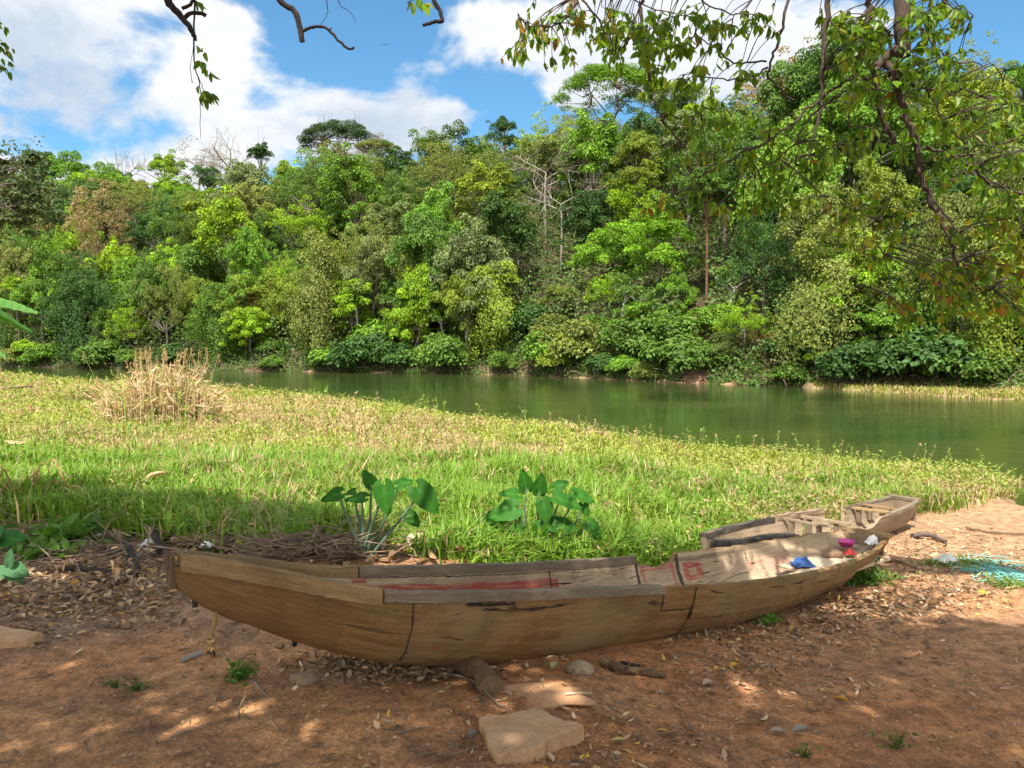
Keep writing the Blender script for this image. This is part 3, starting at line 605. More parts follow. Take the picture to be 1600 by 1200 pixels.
# ------------------------------------------------------------------ near vegetation
def grassfield(n, ymin, ymax, hfun, wpx, seedc):
    k = R_.uniform(-.80, .74, n * 3); D = ymin * (ymax / ymin) ** R_.uniform(0, 1, n * 3)
    X, Y = k * D, D; ok = inpoly(X + R_.normal(0, .12, n * 3), Y + R_.normal(0, .12, n * 3), GRASSP); X, Y = X[ok][:n], Y[ok][:n]
    return X, Y
mb = MB()
GREENB = np.array([.16, .275, .028]); YGB = np.array([.29, .33, .06]); STRAW = np.array([.48, .355, .19]); DEEP = np.array([.04, .135, .016]); PINKS = np.array([.36, .24, .14])
def field(n, y0, y1, tall):
    X, Y = grassfield(n, y0, y1, None, None, None); n = len(X)
    lush = sstep(.40, .66, .62 * fbm(X * .35 + 3, Y * .35, 61) + .38 * fbm(X * 1.3, Y * .9, 63) + .36 * sstep(14, 5.5, Y) + .24 * sstep(-2, -6, X) * sstep(24, 10, Y) - .22 * sstep(10, 16, Y) - .3 * sstep(3.2, 5.5, X) * sstep(13.5, 8, Y))
    dry = sstep(.47, .60, fbm(X * .55, Y * .3 + 7, 71) + .07 * sstep(9, 15, Y) + .20 * sstep(4.6, 7, X) * sstep(16, 10, Y))
    t = R_.random(n)
    base = YGB * (1 - lush[:, None]) + GREENB * lush[:, None]
    base = np.where((t < .06 + .55 * dry * (1 - .8 * lush))[:, None], STRAW * (.7 + .5 * R_.random((n, 1))), base)
    base = np.where(((t > .93) & (dry > .3))[:, None], PINKS, base)
    base = np.where(((t > .55) & (t < .75))[:, None], base * .75 + DEEP * .25, base)
    if tall:
        keep = R_.random(n) < .12 + .88 * lush
        X, Y, base, lush = X[keep], Y[keep], base[keep], lush[keep]; n = len(X)
    v = R_.uniform(.78, 1.22, (n, 1)); base = base * v
    dist = np.hypot(X, Y)
    H = np.where(lush > .5, R_.uniform(.18, .50, n), R_.uniform(.07, .20, n)) if tall else R_.uniform(.06, .20, n) * (1 + .25 * lush)
    H = H * (.45 + 1.1 * fbm(X * 1.6 + 5, Y * 1.3, 67)) * np.where(Y < 12, 1, 1.05) * (1 - .35 * sstep(1.0, 3.0, X) * sstep(13, 8, Y))
    for (bx, by) in ((-.95, 5.55), (.05, 5.45)): H = H * (1 - .6 * np.exp(-(((X - bx) / .45) ** 2 + ((Y - by) / .4) ** 2)))
    W = np.maximum(R_.uniform(.007, .016, n) * (1.3 if tall else 1.1), dist * .00095)
    if not tall: W = W * 1.7
    a = R_.uniform(0, 6.283, n); P = np.stack([X, Y, landg(X, Y) - .015], 1)
    blades(mb, P, np.stack([np.cos(a), np.sin(a)], 1), H, W, R_.uniform(.15, .95, n), base)
field(90000, 4.9, 11.5, True); field(60000, 4.9, 11, False); field(140000, 9.5, 64, False); field(30000, 10, 26, True)
# weeds on the far spit
n = 9000; k = R_.uniform(.3, .72, n * 6); D = R_.uniform(28, 43, n * 6); X, Y = k * D, D; ok = inpoly(X, Y, SPIT); X, Y = X[ok][:n], Y[ok][:n]; n = len(X)
a = R_.uniform(0, 6.283, n); cc = np.where(R_.random((n, 1)) < .45, STRAW * .8, YGB * .9) * R_.uniform(.7, 1.2, (n, 1))
blades(mb, np.stack([X, Y, landg(X, Y) - .01], 1), np.stack([np.cos(a), np.sin(a)], 1), R_.uniform(.08, .35, n), R_.uniform(.03, .06, n), R_.uniform(.2, .9, n), cc)
tag(mb.obj('grass', M_GRASS), kind='stuff')
# low broad-leaved weeds among the grass
mb = MB(); n = 95000; X, Y = grassfield(n, 6.2, 60, None, None, None); n = len(X)
cl = fbm(X * 1.1, Y * .8, 91); ok = cl > .47; X, Y, cl = X[ok], Y[ok], cl[ok]; n = len(X)
dist = np.hypot(X, Y); P = np.stack([X, Y, landg(X, Y) + R_.uniform(.03, .24, n) * (.5 + cl)], 1)
Nn = nrm(rdir(n) * .6 + [0, 0, .8]); A = nrm(np.cross(Nn, rdir(n))); S = np.maximum(R_.uniform(.03, .07, n), dist * .0021)
dryw = fbm(X * .5, Y * .3 + 7, 71)[:, None]; cw = np.where(R_.random((n, 1)) < sstep(.45, .65, dryw), np.array([.30, .22, .115]), np.array([.26, .30, .06])) * R_.uniform(.85, 1.14, (n, 1))
rhombs(mb, P, Nn, A, S, S * .6, cw); tag(mb.obj('ground_cover', M_GRASS), kind='stuff')

mb = MB(); n = 1500; k = R_.uniform(-.80, .74, n * 3); D = 6.5 * (58 / 6.5) ** R_.uniform(0, 1, n * 3); X, Y = k * D, D; ok = inpoly(X, Y, GRASSP); X, Y = X[ok][:n], Y[ok][:n]
for x, y in zip(X, Y):
    h_ = R_.uniform(.22, .55); p0 = np.array([x, y, L1(x, y) - .02]); t_ = p0 + [R_.normal(0, .10), R_.normal(0, .10), h_]; cc = np.array([.20, .26, .05]) if R_.random() < .72 else np.array([.36, .25, .13]); cc = cc * R_.uniform(.7, 1.2); w_ = max(.004, y * .00045)
    tube(mb, [p0, (p0 + t_) / 2 + [0, 0, .03], t_], [w_, w_ * .8, w_ * .4], 3, cc, cap=False); m = int(R_.integers(5, 12)); q = p0 + (t_ - p0) * R_.uniform(.35, 1.02, (m, 1)); A = nrm(rdir(m) + [0, 0, .25]); Ls = np.full(m, max(.05, y * .0035)) * R_.uniform(.7, 1.5, m); rhombs(mb, q, nrm(np.cross(A, rdir(m)) + [0, 0, .3]), A, Ls, Ls * .45, np.tile(cc, (m, 1)) * R_.uniform(.8, 1.2, (m, 1)))
tag(mb.obj('weeds', M_GRASS), kind='stuff')
# dry reed clump
base = G(255, 662); e = empty('reed_clump', base); tag(e, 'clump of tall dry straw coloured reeds with a few green shoots in the grass', 'reeds')
mb = MB(); n = 900; off = R_.normal(0, 1, (n, 2)) * np.array([.68, .36]); off[:, 0] = np.clip(off[:, 0], -1.2, 1.2)
for i in range(n):
    r = np.hypot(*off[i]); h_ = R_.uniform(.7, 1.75) * (1.0 - .25 * abs(off[i][0])); d = off[i] * R_.uniform(.0, .35) + R_.normal(0, .17, 2)
    p0 = np.array([off[i][0], off[i][1], -.05]); p1 = p0 + [d[0] * .35, d[1] * .35, h_ * .6]; p2 = p0 + [d[0], d[1], h_ * R_.uniform(.75, 1.0)]; p1 = p1 + [0, 0, .12 * h_]
    g = R_.random(); cc = np.array([.58, .43, .25]) if g < .62 else (np.array([.38, .24, .12]) if g < .82 else np.array([.25, .34, .06])); cc = cc * R_.uniform(.75, 1.2)
    tube(mb, spline([p0, p1, p2], 3), np.linspace(.013, .006, 7), 3, cc, cap=False)
    m = 3 if g < .82 else 5; q = p0 + (p2 - p0) * R_.uniform(.3, 1, (m, 1)); a = R_.uniform(0, 6.28, m); A = nrm(np.stack([np.cos(a), np.sin(a), R_.uniform(-.9, 1.2, m)], 1)); Nn = nrm(np.cross(A, rdir(m)))
    rhombs(mb, q, Nn, A, R_.uniform(.15, .4, m), np.full(m, .035), np.tile(cc, (m, 1)))
mb.obj('stalks', M_GRASS, e)
mb = MB()
for i in range(70):
    x, y = R_.normal(0, 1, 2) * [.45, .25]; h_ = R_.uniform(1.3, 1.9); p0 = np.array([x, y, 0]); t_ = p0 + [x * .4 + R_.normal(0, .1), R_.normal(0, .1), h_]
    tube(mb, spline([p0, (p0 + t_) / 2 + [0, 0, .1], t_], 3), np.linspace(.009, .004, 7), 3, (.42, .32, .15), cap=False)
    m = 14; q = t_ + np.stack([R_.normal(0, .012, m), R_.normal(0, .012, m), -R_.uniform(0, .22, m)], 1); A = nrm(rdir(m) * .5 + [.3, 0, .6]); rhombs(mb, q, nrm(np.cross(A, rdir(m))), A, np.full(m, .08), np.full(m, .014), np.tile([.45, .31, .16], (m, 1)))
mb.obj('seed_heads', M_GRASS, e)
# ------------------------------------------------------------------ weathered wood of the canoes
def wood_mat(name, c1, c2, dark, stain=None, paint=(), seams=(), rot=(), green=0.0, streak=26):
    m, nt, N, L, bs = newmat(name)
    uv = nod(nt, 'ShaderNodeUVMap').outputs[0]; sep = nod(nt, 'ShaderNodeSeparateXYZ'); L.new(uv, sep.inputs[0])
    pos = nod(nt, 'ShaderNodeTexCoord').outputs['Object']
    mp = nod(nt, 'ShaderNodeMapping'); mp.inputs['Scale'].default_value = (1.6, streak, 1); L.new(uv, mp.inputs[0])
    g1 = noise(nt, mp.outputs[0], 1.5, 8, .65, .6); mp2 = nod(nt, 'ShaderNodeMapping'); mp2.inputs['Scale'].default_value = (3, streak * 4, 1); L.new(uv, mp2.inputs[0])
    g2 = noise(nt, mp2.outputs[0], 2, 6, .7, .3); blot = noise(nt, pos, 3.1, 5, .6, .4); fine = noise(nt, pos, 60, 4, .7)
    c = mixc(nt, maprange(nt, g1, .35, .65), c1, c2)
    c = mixc(nt, maprange(nt, g2, .42, .72, 0, .55), c, dark)
    c = mixc(nt, maprange(nt, blot, .5, .72, 0, .7), c, tuple(x * .55 for x in c1))
    if stain: c = mixc(nt, maprange(nt, noise(nt, pos, 1.3, 4, .6), .42, .66, 0, .75), c, stain)
    if green:
        gm = mth(nt, 'MULTIPLY', maprange(nt, sep.outputs[1], .45, 1.0), maprange(nt, noise(nt, pos, 4.5, 5, .6), .45, .68, 0, green)); c = mixc(nt, gm, c, (.10, .105, .03))
    wob = mth(nt, 'MULTIPLY', mth(nt, 'SUBTRACT', noise(nt, pos, 22, 3), .5), .03)
    wobv = mth(nt, 'MULTIPLY', mth(nt, 'SUBTRACT', noise(nt, pos, 14, 3), .5), .05)
    U = mth(nt, 'ADD', sep.outputs[0], wob); V = mth(nt, 'ADD', sep.outputs[1], wobv)
    def rect(u0, u1, v0, v1, e=.006, ev=.012):
        a = mth(nt, 'MULTIPLY', maprange(nt, U, u0 - e, u0 + e), maprange(nt, U, u1 - e, u1 + e, 1, 0))
        b = mth(nt, 'MULTIPLY', maprange(nt, V, v0 - ev, v0 + ev), maprange(nt, V, v1 - ev, v1 + ev, 1, 0)); return mth(nt, 'MULTIPLY', a, b)
    wear = mth(nt, 'MULTIPLY', maprange(nt, noise(nt, mp.outputs[0], 3.2, 7, .75, .5), .36, .52), maprange(nt, g2, .66, .50, .35, 1.0))
    for (u0, u1, v0, v1, col, amt) in paint: c = mixc(nt, mth(nt, 'MULTIPLY', mth(nt, 'MULTIPLY', rect(u0, u1, v0, v1), wear), amt), c, col)
    for (u0, u1, v0, v1, sc_, t0) in rot: c = mixc(nt, mth(nt, 'MULTIPLY', rect(u0, u1, v0, v1, .12, .12), maprange(nt, noise(nt, mp.outputs[0], sc_, 4, .6, .8), t0, t0 + .05)), c, (.022, .016, .011))
    for (u0, u1, v0, v1) in seams: c = mixc(nt, mth(nt, 'MULTIPLY', rect(u0, u1, v0, v1, .003, .006), .9), c, (.02, .015, .01))
    c = mixc(nt, maprange(nt, fine, .52, .78, 0, .45), c, dark); c = mixc(nt, maprange(nt, noise(nt, mp2.outputs[0], .9, 5, .75), .56, .70, 0, .35), c, tuple(min(1, x * 1.35) for x in c2))
    L.new(c, bs.inputs['Base Color']); bs.inputs['Roughness'].default_value = .8; bs.inputs['Specular IOR Level'].default_value = .25
    bump(nt, mth(nt, 'ADD', mth(nt, 'MULTIPLY', g2, 1.0), mth(nt, 'MULTIPLY', fine, .5)), bs, .55, .008); return m
RED = (.30, .045, .035)
M_HULL_OUT = wood_mat('canoe_outer_wood', (.175, .088, .031), (.27, .152, .058), (.05, .026, .011), stain=(.23, .155, .075), green=.6, streak=7,
    rot=[(.0, 2.7, .70, .98, 1.3, .56), (.1, 5.8, .0, .5, .9, .62), (2.9, 5.8, .45, 1.0, 1.1, .64)], paint=[(-.2, .70, -.2, 1.2, (.15, .075, .030), .7), (1.15, 1.2, .30, .36, RED, .6), (.72, .78, .86, .93, RED, .5)],
    seams=[(1.02, 1.03, .1, 1.0), (2.72, 2.735, .66, 1.1), (2.72, 2.99, .64, .665), (2.975, 2.99, .1, .66), (3.0, 5.1, .47, .485), (3.55, 3.558, .0, .47), (4.15, 4.156, .48, .9), (4.62, 4.628, .0, .47), (4.66, 4.67, .48, 1.0)])
M_HULL_IN = wood_mat('canoe_inner_wood', (.34, .245, .15), (.48, .37, .24), (.10, .068, .042), stain=(.23, .155, .09), streak=9,
    paint=[(1.0, 2.5, 4.63, 4.77, RED, .95), (.98, 1.07, 4.79, 4.95, RED, .9), (3.84, 4.06, 4.44, 4.80, RED, .95), (3.90, 3.99, 4.53, 4.68, (.30, .26, .15), 1.), (3.36, 3.74, 4.72, 4.82, RED, .75), (3.36, 3.40, 4.35, 4.8, RED, .6), (3.70, 3.74, 4.35, 4.8, RED, .6), (3.36, 3.74, 4.35, 4.42, RED, .5), (3.3, 4.5, 4.82, 4.92, (.09, .065, .04), .8), (4.6, 5.1, 4.2, 4.55, (.36, .14, .10), .55), (4.3, 5.3, 4.0, 4.12, (.34, .12, .09), .6)],
    rot=[(3.95, 4.75, 4.1, 4.85, 2.2, .585), (2.6, 3.3, 4.3, 4.9, 3.0, .58), (.3, 3.3, 4.55, 5.0, 2.5, .63)],
    seams=[(2.42, 2.435, 4.5, 5.0), (3.30, 3.33, 4.0, 5.0), (3.76, 3.80, 4.3, 5.0), (0, 3.3, 4.86, 4.875), (4.5, 4.507, 4.9, 5.0), (4.62, 4.63, 4.5, 4.8), (5.1, 5.106, 4.3, 4.9)])
M_RAIL = wood_mat('canoe_rail_wood', (.21, .13, .055), (.31, .205, .095), (.075, .05, .03), stain=(.18, .13, .07), streak=30)
M_RAILG = wood_mat('canoe_grey_rail_wood', (.16, .118, .076), (.25, .19, .125), (.06, .048, .04), stain=(.12, .095, .07), streak=30)
M_PALEW = wood_mat('pale_board_wood', (.46, .34, .21), (.58, .46, .31), (.25, .17, .10), streak=25)
M_DARKW = wood_mat('dark_canoe_wood', (.030, .026, .023), (.075, .064, .054), (.010, .009, .008), stain=(.14, .11, .08), streak=20)
M_GREYW = wood_mat('grey_canoe_wood', (.22, .155, .095), (.33, .245, .16), (.08, .06, .042), stain=(.19, .13, .08), streak=10)

M_BOW = wood_mat('bow_end_wood', (.075, .045, .022), (.12, .075, .036), (.02, .014, .009), streak=14)
def hull(S, W, ZG, ZB, dip, org, ax, nr, zoff=0, th=.032, n=2.7, st=110, flare=.16, nv=12, holes=()):
    """outer + inner skin of a dugout; near side is +nr. Returns builder and a function giving side points"""
    s = np.linspace(S[0], S[-1], st); s = np.unique(np.concatenate([s, S])); w = np.interp(s, S, W); zg = np.interp(s, S, ZG); zb = np.interp(s, S, ZB)
    k = np.ones(5) / 5
    def sm(v):
        q = np.convolve(np.pad(v, 2, mode='edge'), k, 'valid'); q[0] = v[0]; q[-1] = v[-1]; return q
    w = sm(w); zg = sm(zg); m = len(s)
    dn, df = dip(s)
    t = np.linspace(0, 1, nv + 1); a = t * np.pi / 2; lat = np.sin(a) ** (2 / n); hg = 1 - np.cos(a) ** (2 / n); lat = lat * (1 - flare + flare * hg)
    def shell(ins, side):
        d = dn if side > 0 else df
        top = zg - d
        ww = np.maximum(w - ins, .006); b = zb + ins * 1.2
        H = top - b
        hv = hg[None] * H[:, None]
        full = (zg - b)
        la = np.interp(np.clip(hv / full[:, None], 0, 1), hg, lat)
        x = s[:, None] + 0 * hv; la = side * la * ww[:, None]; z = b[:, None] + hv
        la = la + .006 * (fbm(x * 2.3, z * 9 + side, 12) - .5) + .004 * (fbm(x * 9, z * 30 + side, 13) - .5)
        P = np.stack([org[0] + ax[0] * x + nr[0] * la, org[1] + ax[1] * x + nr[1] * la, z + zoff], -1)
        hfull = np.clip(hv / full[:, None], 0, 1)
        return P, np.stack([x, hfull + (0 if ins == 0 else (2 if side > 0 else 4))], -1)
    mb = MB(); q = nv + 1
    i = np.arange(m - 1)[:, None] * q; j = np.arange(nv)[None]
    F = np.stack([i + j, i + j + 1, i + q + j + 1, i + q + j], -1).reshape(-1, 4)
    tops = {}
    for side in (1, -1):
        for ins in (0, th):
            P, uv = shell(ins, side); fl = (side > 0) == (ins == 0)
            mb.add(P.reshape(-1, 3), F[:, ::-1] if fl else F, None, 0 if ins == 0 else 1, uv.reshape(-1, 2)); tops[(side, ins > 0)] = P[:, -1]
    for side in (1, -1):
        A, B = tops[(side, False)], tops[(side, True)]; V = np.stack([A, B], 1).reshape(-1, 3); i = np.arange(m - 1) * 2
        mb.add(V, np.stack([i, i + 1, i + 3, i + 2], -1)[:, ::side], None, 0, np.stack([np.repeat(s, 2), np.tile([.93, 1.0], m)], -1))
    info = dict(s=s, w=w, zg=zg, zb=zb, dn=dn, df=df)
    def P3(ss, lat_, z): return np.array([org[0] + ax[0] * ss + nr[0] * lat_, org[1] + ax[1] * ss + nr[1] * lat_, z + zoff])
    def end(ss, mi, insx):                                   # closes the shell at one end
        for ins in (0,):
            ww = float(np.interp(ss, s, w)); g = float(np.interp(ss, s, zg)) - .0; b = float(np.interp(ss, s, zb)); V = []
            for sd_ in (1, -1):
                for tt in np.linspace(0, 1, nv + 1): V.append(P3(ss, sd_ * float(np.interp(tt, t, lat)) * ww, b + (g - b) * float(np.interp(tt, t, hg))))
            nvv = nv + 1; ii = np.arange(nv); F_ = np.stack([ii, ii + 1, nvv + ii + 1, nvv + ii], -1)
            mb.add(np.array(V), F_ if insx > 0 else F_[:, ::-1], None, mi, np.array([[ss, .5]] * len(V)) + np.array(V)[:, :2] * .3)
    return mb, info, P3, end, shell, tops
def rail(P3, info, s0, s1, side, hgt, wid, drop, out=.012, n=40, rough=.004, taper=True, lift=0.0, seed=1):
    s = np.linspace(s0, s1, n); w = np.interp(s, info['s'], info['w']); g = np.interp(s, info['s'], info['zg'])
    mb = MB(); V = []; U = []
    for k in range(n):
        hh = hgt; wv = rough * (vnoise(s[k] * 9, seed, 5) - .5) * 2; wv2 = rough * (vnoise(s[k] * 21, seed + 3, 6) - .5) * 2
        for (dl, dz, v) in ((out + wv, -drop, 0), (out + wv2, hh - drop + lift - .006, .25), (out - .008 + wv, hh - drop + lift + wv2, .3), (out - wid + wv, hh - drop + lift + wv, .7), (out - wid, -drop, 1.)):
            V.append(P3(s[k], side * (w[k] + dl), g[k] + dz)); U.append((s[k] + seed, v * .12 + seed * .3))
    b = np.arange(n - 1)[:, None] * 5; j = np.arange(5)[None]; k2 = (j + 1) % 5
    F = np.stack([b + j, b + 5 + j, b + 5 + k2, b + k2], -1).reshape(-1, 4)
    mb.add(np.array(V), F if side > 0 else F[:, ::-1], None, 0, np.array(U))
    mb.more(np.array([[0, 1, 2, 3]])); mb.more(np.array([[0, 3, 4]])); e_ = (n - 1) * 5; mb.more(np.array([[e_ + 3, e_ + 2, e_ + 1, e_]])); mb.more(np.array([[e_ + 4, e_ + 3, e_]]))
    return mb
# the big canoe in front
S1 = np.array([0, .15, .42, .84, 1.26, 1.68, 2.1, 2.52, 2.93, 3.35, 3.77, 4.19, 4.61, 5.03, 5.07, 5.45, 5.87])
W1 = np.array([.035, .085, .165, .27, .318, .332, .345, .37, .405, .43, .44, .435, .425, .39, .386, .32, .205])
G1 = np.array([.765, .73, .645, .508, .430, .359, .292, .229, .169, .115, .066, .03, .001, -.015, -.016, -.022, -.015])
B1 = np.array([.645, .51, .35, .185, .05, -.045, -.12, -.164, -.19, -.235, -.262, -.282, -.29, -.31, -.235, -.20, -.13])
_q = np.linspace(0, 5.87, 90); W1, G1, B1 = [np.interp(_q, *spline(np.stack([S1, v], 1), 8).T) if kk < 2 else np.interp(_q, S1, v) for kk, v in enumerate((W1, G1, B1))]; S1 = _q
B1s = np.convolve(np.pad(B1, 4, mode='edge'), np.ones(9) / 9, 'valid'); B1 = np.where((_q > .3) & (_q < 4.6), B1s, B1); B1 = B1 - .062 * sstep(.1, 1.1, _q) * sstep(5.0, 4.0, _q) - .012
def dip1(s):
    far = .062 * sstep(3.33, 3.345, s) * sstep(3.80, 3.70, s) + .02 * sstep(3.45, 3.5, s) * sstep(3.66, 3.6, s) + .012 * (vnoise(s * 14, 0, 3) - .5) * (s > 3.3)
    far = far + np.where(s < 3.33, .05, 0); near = np.where(s < 2.72, .045, 0) + .006 * (vnoise(s * 9, 2, 4) - .5)
    return near, far
canoe = empty('dugout_canoe', (0, 0, 0)); tag(canoe, 'long weathered wooden dugout canoe with red painted stripe inside, nearest the viewer on the dirt', 'canoe')
mb, inf1, P3a, end1, shell1, tops1 = hull(S1, W1, G1, B1, dip1, BB, BA, BN)
end1(0.0, 0, -1); 
mb.obj('hull', [M_HULL_OUT, M_HULL_IN], canoe, smooth=True)
rail(P3a, inf1, .03, .86, 1, .078, .05, .062, .012, seed=1).obj('gunwale_plank', M_RAIL, canoe)
rail(P3a, inf1, .868, 2.72, 1, .052, .05, .042, .016, seed=2).obj('gunwale_plank', M_RAILG, canoe)
rail(P3a, inf1, .06, 1.02, -1, .062, .045, .054, .008, seed=3).obj('gunwale_plank', M_RAIL, canoe)
rail(P3a, inf1, 1.03, 3.33, -1, .056, .045, .050, .008, rough=.007, seed=4).obj('gunwale_plank', M_RAILG, canoe)
b_ = MB(); box(b_, P3a(.005, 0, .70), (*BA, -.3), (*BN, 0), (0, 0, 1), .014, .036, .064, jit=.008); b_.obj('bow_block', M_BOW, canoe)
# the upper strake scarfed on towards the stern
mb = MB(); s = np.linspace(2.99, 5.86, 60); w = np.interp(s, inf1['s'], inf1['w']); g = np.interp(s, inf1['s'], inf1['zg']); zb = np.interp(s, inf1['s'], inf1['zb']); V = []; U = []
for k in range(60):
    hh = np.linspace(.49, .985, 6); la = np.interp(hh, 1 - np.cos(np.linspace(0, 1, 40) * np.pi / 2) ** (2 / 2.7), np.sin(np.linspace(0, 1, 40) * np.pi / 2) ** (2 / 2.7)) * (1 - .16 + .16 * hh)
    zz = -.0 + 0; z0 = zb[k]
    for q in range(6): V.append(P3a(s[k], la[q] * w[k] + .014, z0 + hh[q] * (g[k] - z0))); U.append((s[k], hh[q]))
    V.append(P3a(s[k], la[5] * w[k] - .002, z0 + .985 * (g[k] - z0))); U.append((s[k], 1.0)); V.append(P3a(s[k], la[0] * w[k] - .004, z0 + hh[0] * (g[k] - z0))); U.append((s[k], .46))
b0 = np.arange(59)[:, None] * 8; j = np.arange(8)[None]; k2 = (j + 1) % 8
mb.add(np.array(V), np.stack([b0 + j, b0 + 8 + j, b0 + 8 + k2, b0 + k2], -1).reshape(-1, 4), None, 0, np.array(U)); mb.more(np.array([[0, 1, 2, 3]])); mb.more(np.array([[59 * 8 + 3, 59 * 8 + 2, 59 * 8 + 1, 59 * 8]]))
mb.obj('side_plank', M_HULL_OUT, canoe)
# stern board, its top bar, and a row of bolts
mb = MB(); 
for (sx, col) in ((5.80, 0),):
    zt = -.02; box(mb, P3a(5.835, 0, -.115), (*BA, 0), (*BN, 0), (0, 0, 1), .014, .185, .095)
mb.obj('stern_board', M_GREYW, canoe)
mb = MB(); box(mb, P3a(5.855, -.0, .005), (*BA, 0), (*BN, 0), (0, 0, 1), .022, .235, .017, jit=.003); mb.obj('stern_bar', M_RAIL, canoe)
mb = MB(); box(mb, P3a(5.3, .04, -.165), (*BA, 0.0), (*BN, 0), (0, 0, 1), .5, .22, .012, jit=.006); mb.obj('floor_board', M_PALEW, canoe)
mb = MB()
for (ss, hh) in ((.10, .5), (.55, .16),): 
    c_ = P3a(ss, 0, float(np.interp(ss, S1, B1)) - .012); tube(mb, [c_ + [0, 0, .03], c_ + [0, 0, -.012]], .012, 6)
mb.obj('keel_peg', M_CHAR, canoe)

# rope hanging under the bow
p = P3a(.17, .05, .455); e = MB(); P = spline([p + [0, 0, .04], p + [-.008, 0, -.02], p + [-.022, .0, -.075]], 6)
t_ = np.linspace(0, 1, len(P))
for k in range(3):
    a = t_ * 14 + k * 2.094; Q = P + np.stack([np.cos(a), np.sin(a), a * 0], 1) * .005; tube(e, Q, .0065, 6, (.30, .19, .075))
kn = P[-1]
for k in range(3):
    a = np.linspace(0, 6.283, 14); rr = .014 - .002 * k; Q = np.stack([kn[0] + rr * np.cos(a), kn[1] + rr * np.sin(a), kn[2] - .006 - .012 * k + .006 * np.sin(a + k)], 1); tube(e, Q, .0085, 6, (.27, .17, .07), cap=False)
for k in range(16):
    a = R_.uniform(0, 6.28); q0 = kn + [0, 0, -.035]; q0 = kn + [0, 0, -.026]; q1 = q0 + [math.cos(a) * .015, math.sin(a) * .015, -.038 + R_.normal(0, .008)]; tube(e, [q0, (q0 + q1) / 2 + [math.cos(a) * .008, math.sin(a) * .008, 0], q1], [.006, .0055, .004], 5, (.30, .20, .08))
tag(e.obj('mooring_rope', M_DRY, smooth=True), 'short frayed brown rope with a knot hanging under the bow of the nearest canoe', 'rope')

# the second canoe, behind and to the right
B2 = np.array([1.62, 6.62]); E2 = np.array([4.50, 9.10]); L2 = float(np.linalg.norm(E2 - B2)); A2 = (E2 - B2) / L2; N2 = np.array([A2[1], -A2[0]])
S2 = np.array([0, .12, .4, .8, 1.2, 1.6, 2.0, 2.4, 2.8, 3.2, 3.6, L2]); W2 = np.array([.05, .11, .19, .24, .26, .27, .27, .26, .25, .23, .19, .155])
G2 = np.array([.06, .05, .03, .01, -.01, -.04, -.065, -.085, -.10, -.105, -.10, -.09]); BZ2 = np.array([-.08, -.16, -.23, -.27, -.30, -.335, -.36, -.385, -.40, -.405, -.39, -.34])
def dip2(s):
    far = .16 * sstep(2.35, 2.5, s) * sstep(2.85, 2.7, s) + .02 * (vnoise(s * 11, 5, 8) - .3); near = .10 * sstep(1.0, 1.2, s) * sstep(2.7, 2.5, s) + .03 * (vnoise(s * 7, 1, 8) - .2) * (s < 1.1)
    return near, far
canoe2 = empty('dugout_canoe', (0, 0, -.02)); tag(canoe2, 'smaller broken dugout canoe with charred bow and cross benches behind the long canoe', 'canoe')
mb, inf2, P3b, end2, shell2, tops2 = hull(S2, W2, G2, BZ2, dip2, B2, A2, N2, 0, .028, 2.5, 70, .2, 9)
end2(0.0, 0, -1); mb.obj('hull', [M_GREYW, M_GREYW], canoe2, smooth=True)
rail(P3b, inf2, .02, 1.45, -1, .05, .05, .03, .01, 24, .010, seed=5).obj('gunwale_plank', M_DARKW, canoe2)
rail(P3b, inf2, 1.5, 2.4, -1, .04, .05, .01, .012, 20, .008, lift=.012, seed=6).obj('gunwale_plank', M_GREYW, canoe2)
rail(P3b, inf2, .02, .95, 1, .055, .06, .05, .012, 24, .012, seed=7).obj('gunwale_plank', M_DARKW, canoe2)
rail(P3b, inf2, 2.9, L2 - .01, 1, .04, .045, .02, .01, 18, .006, seed=8).obj('gunwale_plank', M_RAILG, canoe2)
rail(P3b, inf2, 2.85, L2 - .01, -1, .03, .045, .01, .01, 18, .008, seed=9).obj('gunwale_plank', M_RAILG, canoe2)
# charred bow planking
mb = MB()
for sd_ in (1, -1):
    P, uv = shell2(0, sd_); k = 17; V = P[:k]; nvv = V.shape[1]
    s_ = uv[:k, :, 0]; out = np.where(True, .006, 0); V = V + np.array([N2[0], N2[1], 0]) * sd_ * .007 + np.array([0, 0, -.002])
    i = np.arange(k - 1)[:, None] * nvv; j = np.arange(nvv - 1)[None]; F = np.stack([i + j, i + j + 1, i + nvv + j + 1, i + nvv + j], -1).reshape(-1, 4); mb.add(V.reshape(-1, 3), F[:, ::-1] if sd_ > 0 else F, None, 0, uv[:k].reshape(-1, 2))
mb.obj('bow_planking', M_DARKW, canoe2, smooth=True)
for ss, dz in ((1.62, .0), (1.95, .0), (2.98, -.0), (3.22, .0)):
    g = float(np.interp(ss, S2, G2)); w_ = float(np.interp(ss, S2, W2)); mb = MB(); box(mb, P3b(ss, .01, g + .0), (*A2, 0), (*N2, 0), (0, 0, 1), .026, w_ * .98, .009, jit=.003)
    bench = mb.obj('bench', M_GREYW if ss < 2.5 else M_RAIL, canoe2)
    for q in (-.55, .5):
        mb = MB(); box(mb, P3b(ss, q * w_, g - .085), (*A2, 0), (*N2, 0), (0, 0, 1), .018, .022, .074, jit=.003); mb.obj('bench_leg', M_RAILG, bench)
mb = MB(); box(mb, P3b(L2 - .012, 0, -.205), (*A2, 0), (*N2, 0), (0, 0, 1), .014, .14, .115); mb.obj('stern_board', M_GREYW, canoe2)
mb = MB(); box(mb, P3b(L2 - .005, 0, -.075), (*A2, 0), (*N2, 0), (0, 0, 1), .028, .175, .014, jit=.003); mb.obj('stern_bar', M_RAILG, canoe2)

